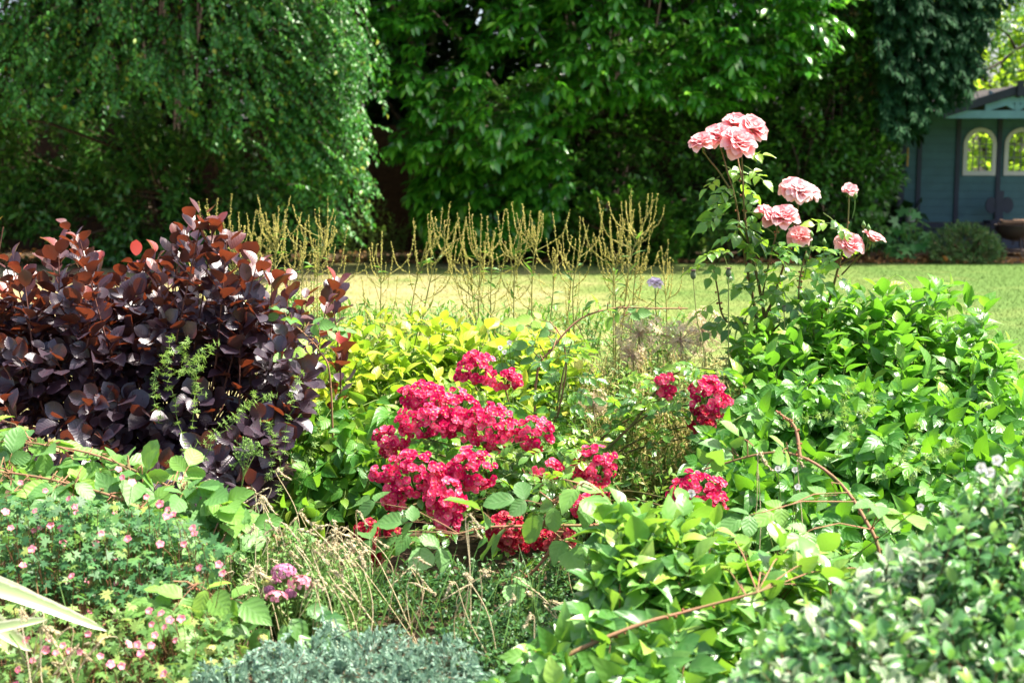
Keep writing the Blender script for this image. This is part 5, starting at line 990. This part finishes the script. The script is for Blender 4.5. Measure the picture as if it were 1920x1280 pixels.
tp = region(r, polyU, 1200, 2.95, 2.35, .19); D = nrm((tp - bs) * [.7, .5, .3] + UP * .85 + np.array([0, -.2, 0]) + r.normal(0, .25, tp.shape)); Ls = r.uniform(.09, .19, len(tp)); B = tp - D * Ls[:, None]
pale = r.uniform(0, 1, len(tp)) < .11 + .34 * np.exp(-((tp[:, 0] - at(1560, 1230, 2.7)[0]) / .16) ** 2)
c1, p1 = sprays(r, B[~pale], D[~pale], Ls[~pale], 13, .036, .020, T_EUO, mode='opp', spread=1.0, grav=.05, sag=.02, upn=.45, tipsize=.5, t0=.05, var='tip')
c2, p2 = sprays(r, B[pale], D[pale], Ls[pale], 13, .034, .018, T_EUO, mode='opp', spread=1.0, grav=.05, sag=.02, upn=.45, tipsize=.5, t0=.05, m=1)
build('foliage', [c1, c2], [M_EUO, M_EUOP], o, bs); build('branches', [tubes(np.concatenate([p1, p2]), np.linspace(.002, .001, 5)[None], 3), limbs(r, bs, B[:50], D[:50], .008, .003)], M_TWIG, o, bs)
yl = region(r, [(1820, 1080), (1900, 1090), (1930, 1180), (1850, 1160)], 9, 2.62, 2.56, .03); build('yellow_shoot', [sprays(r, yl - UP * .02, np.tile(UP, (9, 1)) + r.normal(0, .2, (9, 3)), .02, 8, .017, .013, leaf_t(3, 'round', .2, .2), mode='spiral', grav=0)[0]], leafmat('yellow_leaf', [(0, (.4, .34, .06)), (1, (.55, .46, .12))], (.5, .45, .1), .3), o, bs)
M_WHITE = petalmat('white_petal', [(0, (.7, .7, .4)), (.3, (.82, .78, .78)), (1, (.85, .80, .82))], (.9, .85, .85), .3)
def white_flowers(label, pts, root, cat='flower', sz=.03):
    r = rng_(int(root[0])); bs = ground(*root); o = thing('white_flower_stem', label, cat, bs)
    for px, py, Y in pts:
        c = at(px, py, Y); a = np.arange(5) * 1.2566 + r.uniform(0, 1); Rr = np.stack([np.cos(a), np.full(5, -.1), np.sin(a)], 1)
        build('flower', [place(petal_t(3, 2, .3, .2, 1.1), np.repeat(c[None], 5, 0), Rr + np.array([0, -.5, .2]), np.array([0, -1, .3]) - Rr * .4, sz * .5, None, r.uniform(.3, .8, 5))], M_WHITE, o, bs)
        build('stem', [tube(spline([bs, (bs + c) / 2 + [.02, .02, 0], c], 10), .0022, .0014, 5)], M_GSTEM, o, bs)
white_flowers('pale white-pink blossoms on a stem above the variegated bush', [(1838, 876, 2.75), (1868, 862, 2.72), (1855, 885, 2.78)], (1850, 2.8), sz=.026)
white_flowers('small white blossom in front of the low crimson rose truss', [(1296, 924, 4.1)], (1300, 4.15), sz=.03)
white_flowers('tiny white weed flowers among the leaves under the dogwood', [(1432, 968, 3.8), (1495, 912, 3.9), (1725, 950, 3.4), (1490, 880, 4.0), (1458, 878, 4.0)], (1470, 4.0), sz=.022)
white_flowers('pale blossoms beside the dark leaves of the bramble shoot', [(955, 642, 5.0), (938, 652, 5.0), (946, 660, 5.02)], (950, 5.0), sz=.022)

# ------------------------------------------------------------------ small dark herb, filler weeds, goosegrass
M_HERB = leafmat('herb_leaf', GREEN((.014, .058, .018), (.028, .100, .028), (.075, .19, .045)), (.16, .32, .05), .28, .45, .4)
def herb(seed, name, label, cat, poly, n, Y, dy, leafs, mat, L=.2, k=18, kind=None, T=T3E, upn=.6, mode='opp', stem=M_GSTEM, root=None, up=.9, spread=1.1):
    r = rng_(seed); tp = region(r, poly, n, Y[0], Y[1], dy); bs = ground(*root); D = nrm(UP * up + np.array([0, -.15, 0]) + r.normal(0, .3, tp.shape)); Ls = L * r.uniform(.6, 1.3, n)
    ch, p = sprays(r, tp - D * Ls[:, None], D, Ls, k, leafs[0], leafs[1], T, mode=mode, spread=spread, grav=.1, sag=.05, upn=upn, tipsize=.5, t0=.1, var='tip', jit=.3)
    q = p[:, 0]; gz = q.copy(); gz[:, 2] = np.minimum(bed_z(gz[:, 1]), q[:, 2]); tb = tubes(np.stack([gz, (gz + q) / 2 + r.normal(0, .015, q.shape), q], 1), .0014, 3)
    if kind: o = build(name, [ch, (*tubes(p, .0012, 3)[:3], 1), (*tb[:3], 1)], [mat, stem], None, bs); tag(o, label, cat, kind=kind)
    else:
        o = thing(name, label, cat, bs); build('foliage', [ch], mat, o, bs); build('stems', [tubes(p, .0012, 3), tb], stem, o, bs)
    return o
herb(300, 'herb_plant', 'bushy herb with tiny dark green leaves in the shade under the crimson rose', 'herb', [(690, 1050), (860, 1040), (960, 1045), (1100, 1010), (1150, 1050), (1100, 1120), (1000, 1200), (700, 1200), (660, 1090)], 700, (4.2, 3.8), .12, (.019, .011), M_HERB, root=(900, 3.9), k=20)
herb(301, 'herb_plant', 'low dark herb shoots at the tip of the blue juniper', 'herb', [(830, 1150), (1010, 1120), (1060, 1180), (960, 1290), (880, 1290)], 200, (3.7, 3.25), .1, (.020, .012), M_HERB, root=(940, 3.45), k=20)
herb(302, 'herb_plant', 'paler small-leaved herb mixed with dry grass left of the dark one', 'herb', [(540, 980), (640, 1010), (690, 1060), (680, 1150), (640, 1190), (560, 1130), (440, 1100), (440, 1010)], 330, (3.9, 3.6), .15, (.018, .010), leafmat('pale_herb_leaf', GREEN((.07, .18, .045), (.12, .26, .065), (.20, .34, .09)), (.25, .42, .08), .3, .5, .4), root=(600, 3.8), k=18)
M_FILL = leafmat('mixed_weed_leaf', [(0, (.045, .14, .022)), (.5, (.085, .22, .03)), (.85, (.17, .30, .05)), (1, (.32, .33, .09))], (.3, .46, .05), .32, .5, .3)
M_DRY = leafmat('dry_seed_spray', [(0, (.34, .30, .09)), (.6, (.52, .44, .17)), (1, (.54, .40, .24))], (.5, .45, .14), .3, .6, .2)
herb(304, 'dry_weeds', 'fine tangle of dry yellow-green weeds between the golden shrub and the dogwood', 'weeds', [(1090, 660), (1200, 640), (1380, 650), (1400, 720), (1320, 800), (1270, 900), (1150, 900), (1090, 800)], 620, (5.35, 4.7), .2, (.014, .005), M_DRY, kind='stuff', root=(1220, 5.0), L=.24, k=22, T=T2, mode='spiral', stem=M_DRY)
herb(305, 'mixed_weeds', 'low mixed green weeds growing between the dry seed sprays', 'weeds', [(1080, 680), (1200, 660), (1330, 650), (1400, 700), (1340, 860), (1290, 960), (1160, 960), (1060, 850)], 330, (5.3, 4.55), .2, (.034, .014), M_FILL, kind='stuff', root=(1220, 4.9), L=.2, k=12, T=T3, mode='spiral')
herb(308, 'undergrowth', 'green weeds covering the soil under the brambles and the corner bush', 'weeds', [(1130, 1000), (1300, 960), (1500, 970), (1700, 980), (1960, 920), (1980, 1320), (1130, 1320)], 600, (4.4, 3.35), .1, (.038, .018), M_FILL, kind='stuff', root=(1400, 3.7), L=.2, k=12, T=T3, mode='spiral')
herb(306, 'undergrowth', 'dense undergrowth of green weeds covering the soil around the geraniums', 'weeds', [(-60, 900), (200, 910), (330, 975), (560, 1000), (640, 1060), (640, 1320), (-60, 1320)], 640, (4.4, 3.35), .1, (.038, .018), M_FILL, kind='stuff', root=(960, 3.7), L=.2, k=12, T=T3, mode='spiral')
herb(307, 'undergrowth', 'green weeds filling the back of the border beside the lawn', 'weeds', [(420, 520), (700, 560), (1000, 560), (1290, 580), (1290, 640), (1000, 640), (640, 640), (430, 600)], 420, (6.4, 6.0), .2, (.04, .012), M_DOCKL, kind='stuff', root=(860, 6.2), L=.22, k=12, T=T3, mode='spiral')
M_CLEA = leafmat('goosegrass_leaf', GREEN((.12, .24, .05), (.20, .34, .08), (.30, .42, .13)), (.35, .55, .08), .35, .5, .3)
def cleavers(seed, label, paths_, root, whorl=.016):
    r = rng_(seed); bs = ground(*root); o = thing('goosegrass', label, 'goosegrass', bs); tb, ch = [], []
    for c in paths_:
        p = spline([at(*q) for q in c], 26) + r.normal(0, .006, (26, 3)); tb.append(tube(p, .0013, .001, 4)); T = nrm(np.gradient(p, axis=0)); U = nrm(np.cross(T, UP + .05)); V = np.cross(T, U)
        for a in np.arange(7) * .8976: ch.append(place(T2, p, U * math.cos(a) + V * math.sin(a) + T * .45, T, whorl * r.uniform(.7, 1.2, 26), .004, r.uniform(0, 1, 26)))
    build('stems', tb, M_GSTEM, o, bs); build('leaves', ch, M_CLEA, o, bs)
cleavers(310, 'pale goosegrass scrambling up through the purple smoke bush', [[(350, 860, 4.45), (330, 760, 4.5), (310, 690, 4.55), (320, 630, 4.6)], [(360, 800, 4.5), (370, 720, 4.55), (340, 660, 4.6), (352, 640, 4.6)], [(330, 700, 4.5), (370, 690, 4.5), (400, 640, 4.55)], [(300, 790, 4.5), (290, 720, 4.5), (318, 660, 4.5)], [(380, 860, 4.45), (420, 790, 4.45), (470, 760, 4.45), (520, 735, 4.45)], [(310, 870, 4.4), (370, 840, 4.4), (440, 790, 4.4), (480, 740, 4.45)], [(380, 740, 4.5), (360, 690, 4.52), (385, 660, 4.55)]], (350, 4.6))
cleavers(312, 'goosegrass threading over the lower dogwood leaves', [[(1520, 900, 4.3), (1580, 840, 4.3), (1620, 780, 4.35), (1640, 740, 4.4)], [(1640, 900, 4.2), (1690, 860, 4.2), (1720, 800, 4.25)], [(1460, 800, 4.4), (1540, 780, 4.4), (1620, 775, 4.4)], [(1700, 900, 4.1), (1760, 850, 4.15), (1800, 830, 4.2)], [(1600, 820, 4.3), (1580, 760, 4.35), (1600, 720, 4.4)]], (1600, 4.4))
cleavers(314, 'thin goosegrass stems climbing the golden shrub beside the smoke bush', [[(520, 940, 4.5), (530, 850, 4.5), (545, 760, 4.5), (560, 700, 4.55)], [(560, 900, 4.45), (590, 830, 4.45), (600, 760, 4.5)], [(500, 900, 4.4), (515, 840, 4.4), (500, 790, 4.42)]], (530, 4.6))
# umbel seed head
o = thing('umbel_stem', 'green umbel seed head on a bare stem against the dark smoke bush', 'weed', ground(432, 3.95)); bs = np.array(o.location); r = rng_(316)
tops = [(455, 838, 3.9), (470, 842, 3.9), (448, 865, 3.9), (478, 852, 3.92)]; top = at(456, 895, 3.9); build('stem', [tube(spline([bs, at(438, 1010, 3.92), top], 12), .003, .002, 6)] + [tube(spline([top, (top + at(*t)) / 2 + [.004, 0, .01], at(*t)], 6), .0016, .001, 5) for t in tops], M_GSTEM, o, bs)
for t in tops:
    c = at(*t); d = nrm(r.normal(0, 1, (26, 3)) + UP * .9); e = c + d * .024; build('seed_head', [tubes(np.stack([np.broadcast_to(c, e.shape), (c + e) / 2, e], 1), .0006, 3), place(OCT, e, d, UP, .007, .005, r.uniform(0, 1, 26))], M_CLEA, o, bs)

# ------------------------------------------------------------------ dry grasses
M_HAY = leafmat('hay', [(0, (.52, .42, .22)), (.6, (.68, .57, .36)), (1, (.74, .65, .45))], (.55, .45, .2), .25, .6, .3)
M_HAYG = leafmat('green_grass_blade', GREEN((.06, .15, .03), (.10, .21, .04), (.22, .28, .08)), (.3, .45, .06), .3, .5, .3)
def grass(seed, label, px0, px1, Y, tops, n, group='dry grass tufts in the border', head=.07):
    r = rng_(seed); cx = (px0 + px1) / 2; bs = ground(cx, Y); o = thing('grass_tuft', label, 'grass', bs, group)
    for i in range(max(2, int(n * .85))):
        px = r.uniform(px0, px1); t = at(px, r.uniform(*tops), Y + r.uniform(-.15, .15)); b0 = np.array([t[0] + r.normal(0, .07), t[1] + r.normal(0, .04), float(bed_z(t[1]))]); lean = r.normal(.02, .08); bend = abs(r.normal(0, .022)) + .006
        s = np.sign(lean) or 1; tip = t + np.array([s * bend * 1.6, -.01, -bend * r.uniform(.2, 2.0)]); p = spline([b0, b0 * .45 + t * .55 + [lean * .4, 0, .02], t, tip], 20)
        hd = p[-6:]; m = 46; q = r.uniform(0, 4.99, m); j = q.astype(int); f = (q - j)[:, None]; pp = hd[j] * (1 - f) + hd[j + 1] * f; dd = (hd[j + 1] - hd[j]) / .01 + r.normal(0, .22, pp.shape)
        build('stalk', [tube(p, .0014, .0009, 4, 0, r.uniform(.3, 1)), place(OCT, pp, dd, r.normal(0, 1, pp.shape), r.uniform(.010, .017, m), .0030, r.uniform(.2, 1, m), zs=.0026)], M_HAY, o, bs)
    m = n // 2 + 2; b0 = np.stack([[float(at(x, 600, Y)[0]) for x in r.uniform(px0, px1, m)], np.full(m, Y) + r.uniform(-.15, .15, m), np.zeros(m)], 1); b0[:, 2] = bed_z(b0[:, 1])
    dv = np.stack([r.normal(0, .3, m), r.normal(0, .2, m), np.ones(m)], 1)
    build('blades', [place(leaf_t(6, 'strap', .2, .35), b0, dv, np.stack([r.normal(0, .5, m), -np.ones(m), .4 * np.ones(m)], 1), r.uniform(.18, .34, m), r.uniform(.0025, .0045, m), r.uniform(0, .6, m))], M_HAYG, o, bs)
for i, (a, b_, Y, tops, n, lab) in enumerate([(390, 440, 3.95, (900, 960), 6, 'few tall hay-coloured grass heads bending in front of the smoke bush'), (425, 500, 3.85, (930, 1010), 10, 'dry grass tuft at the foot of the umbel stem'), (480, 560, 3.8, (970, 1050), 20, 'dry grass tuft rising directly behind the hydrangea flowers'), (555, 640, 3.8, (960, 1050), 26, 'thickest pale hay tuft beside the hydrangea'), (630, 710, 3.85, (950, 1050), 20, 'pale hay tuft against the shaded edge of the crimson rose'),
        (400, 480, 3.55, (1040, 1120), 14, 'low hay tuft among the pale geranium flowers'), (580, 680, 3.5, (1030, 1110), 14, 'low hay tuft just behind the blue juniper'), (740, 800, 3.7, (1040, 1120), 5, 'sparse green-stemmed grass in the dark herb, next to the juniper'), (850, 880, 3.5, (960, 1010), 2, 'pair of tall straight grass stems in front of the dark herb'), (830, 930, 3.55, (1070, 1150), 7, 'curling grass heads over the dark herb'), (950, 1030, 3.6, (1060, 1130), 7, 'hooked dry grass heads between the herb and the broad-leaved shrub'), (960, 1080, 3.3, (1130, 1200), 5, 'bent grass heads arching beside the juniper tip'),
        (470, 520, 4.2, (870, 930), 4, 'reddish-buff grass plume before the green side of the golden shrub'), (0, 90, 3.0, (1110, 1190), 6, 'green grass stems crossing the flax blades'), (90, 220, 3.15, (1170, 1260), 9, 'thin grass among the lowest pink geraniums'), (1050, 1160, 4.0, (1000, 1060), 5, 'buff grass between the bramble leaves and the broad-leaved shrub'), (1420, 1500, 3.8, (840, 930), 4, 'dry grass stems under the arching bramble cane')]):
    grass(320 + i, lab, a, b_, Y, tops, n)
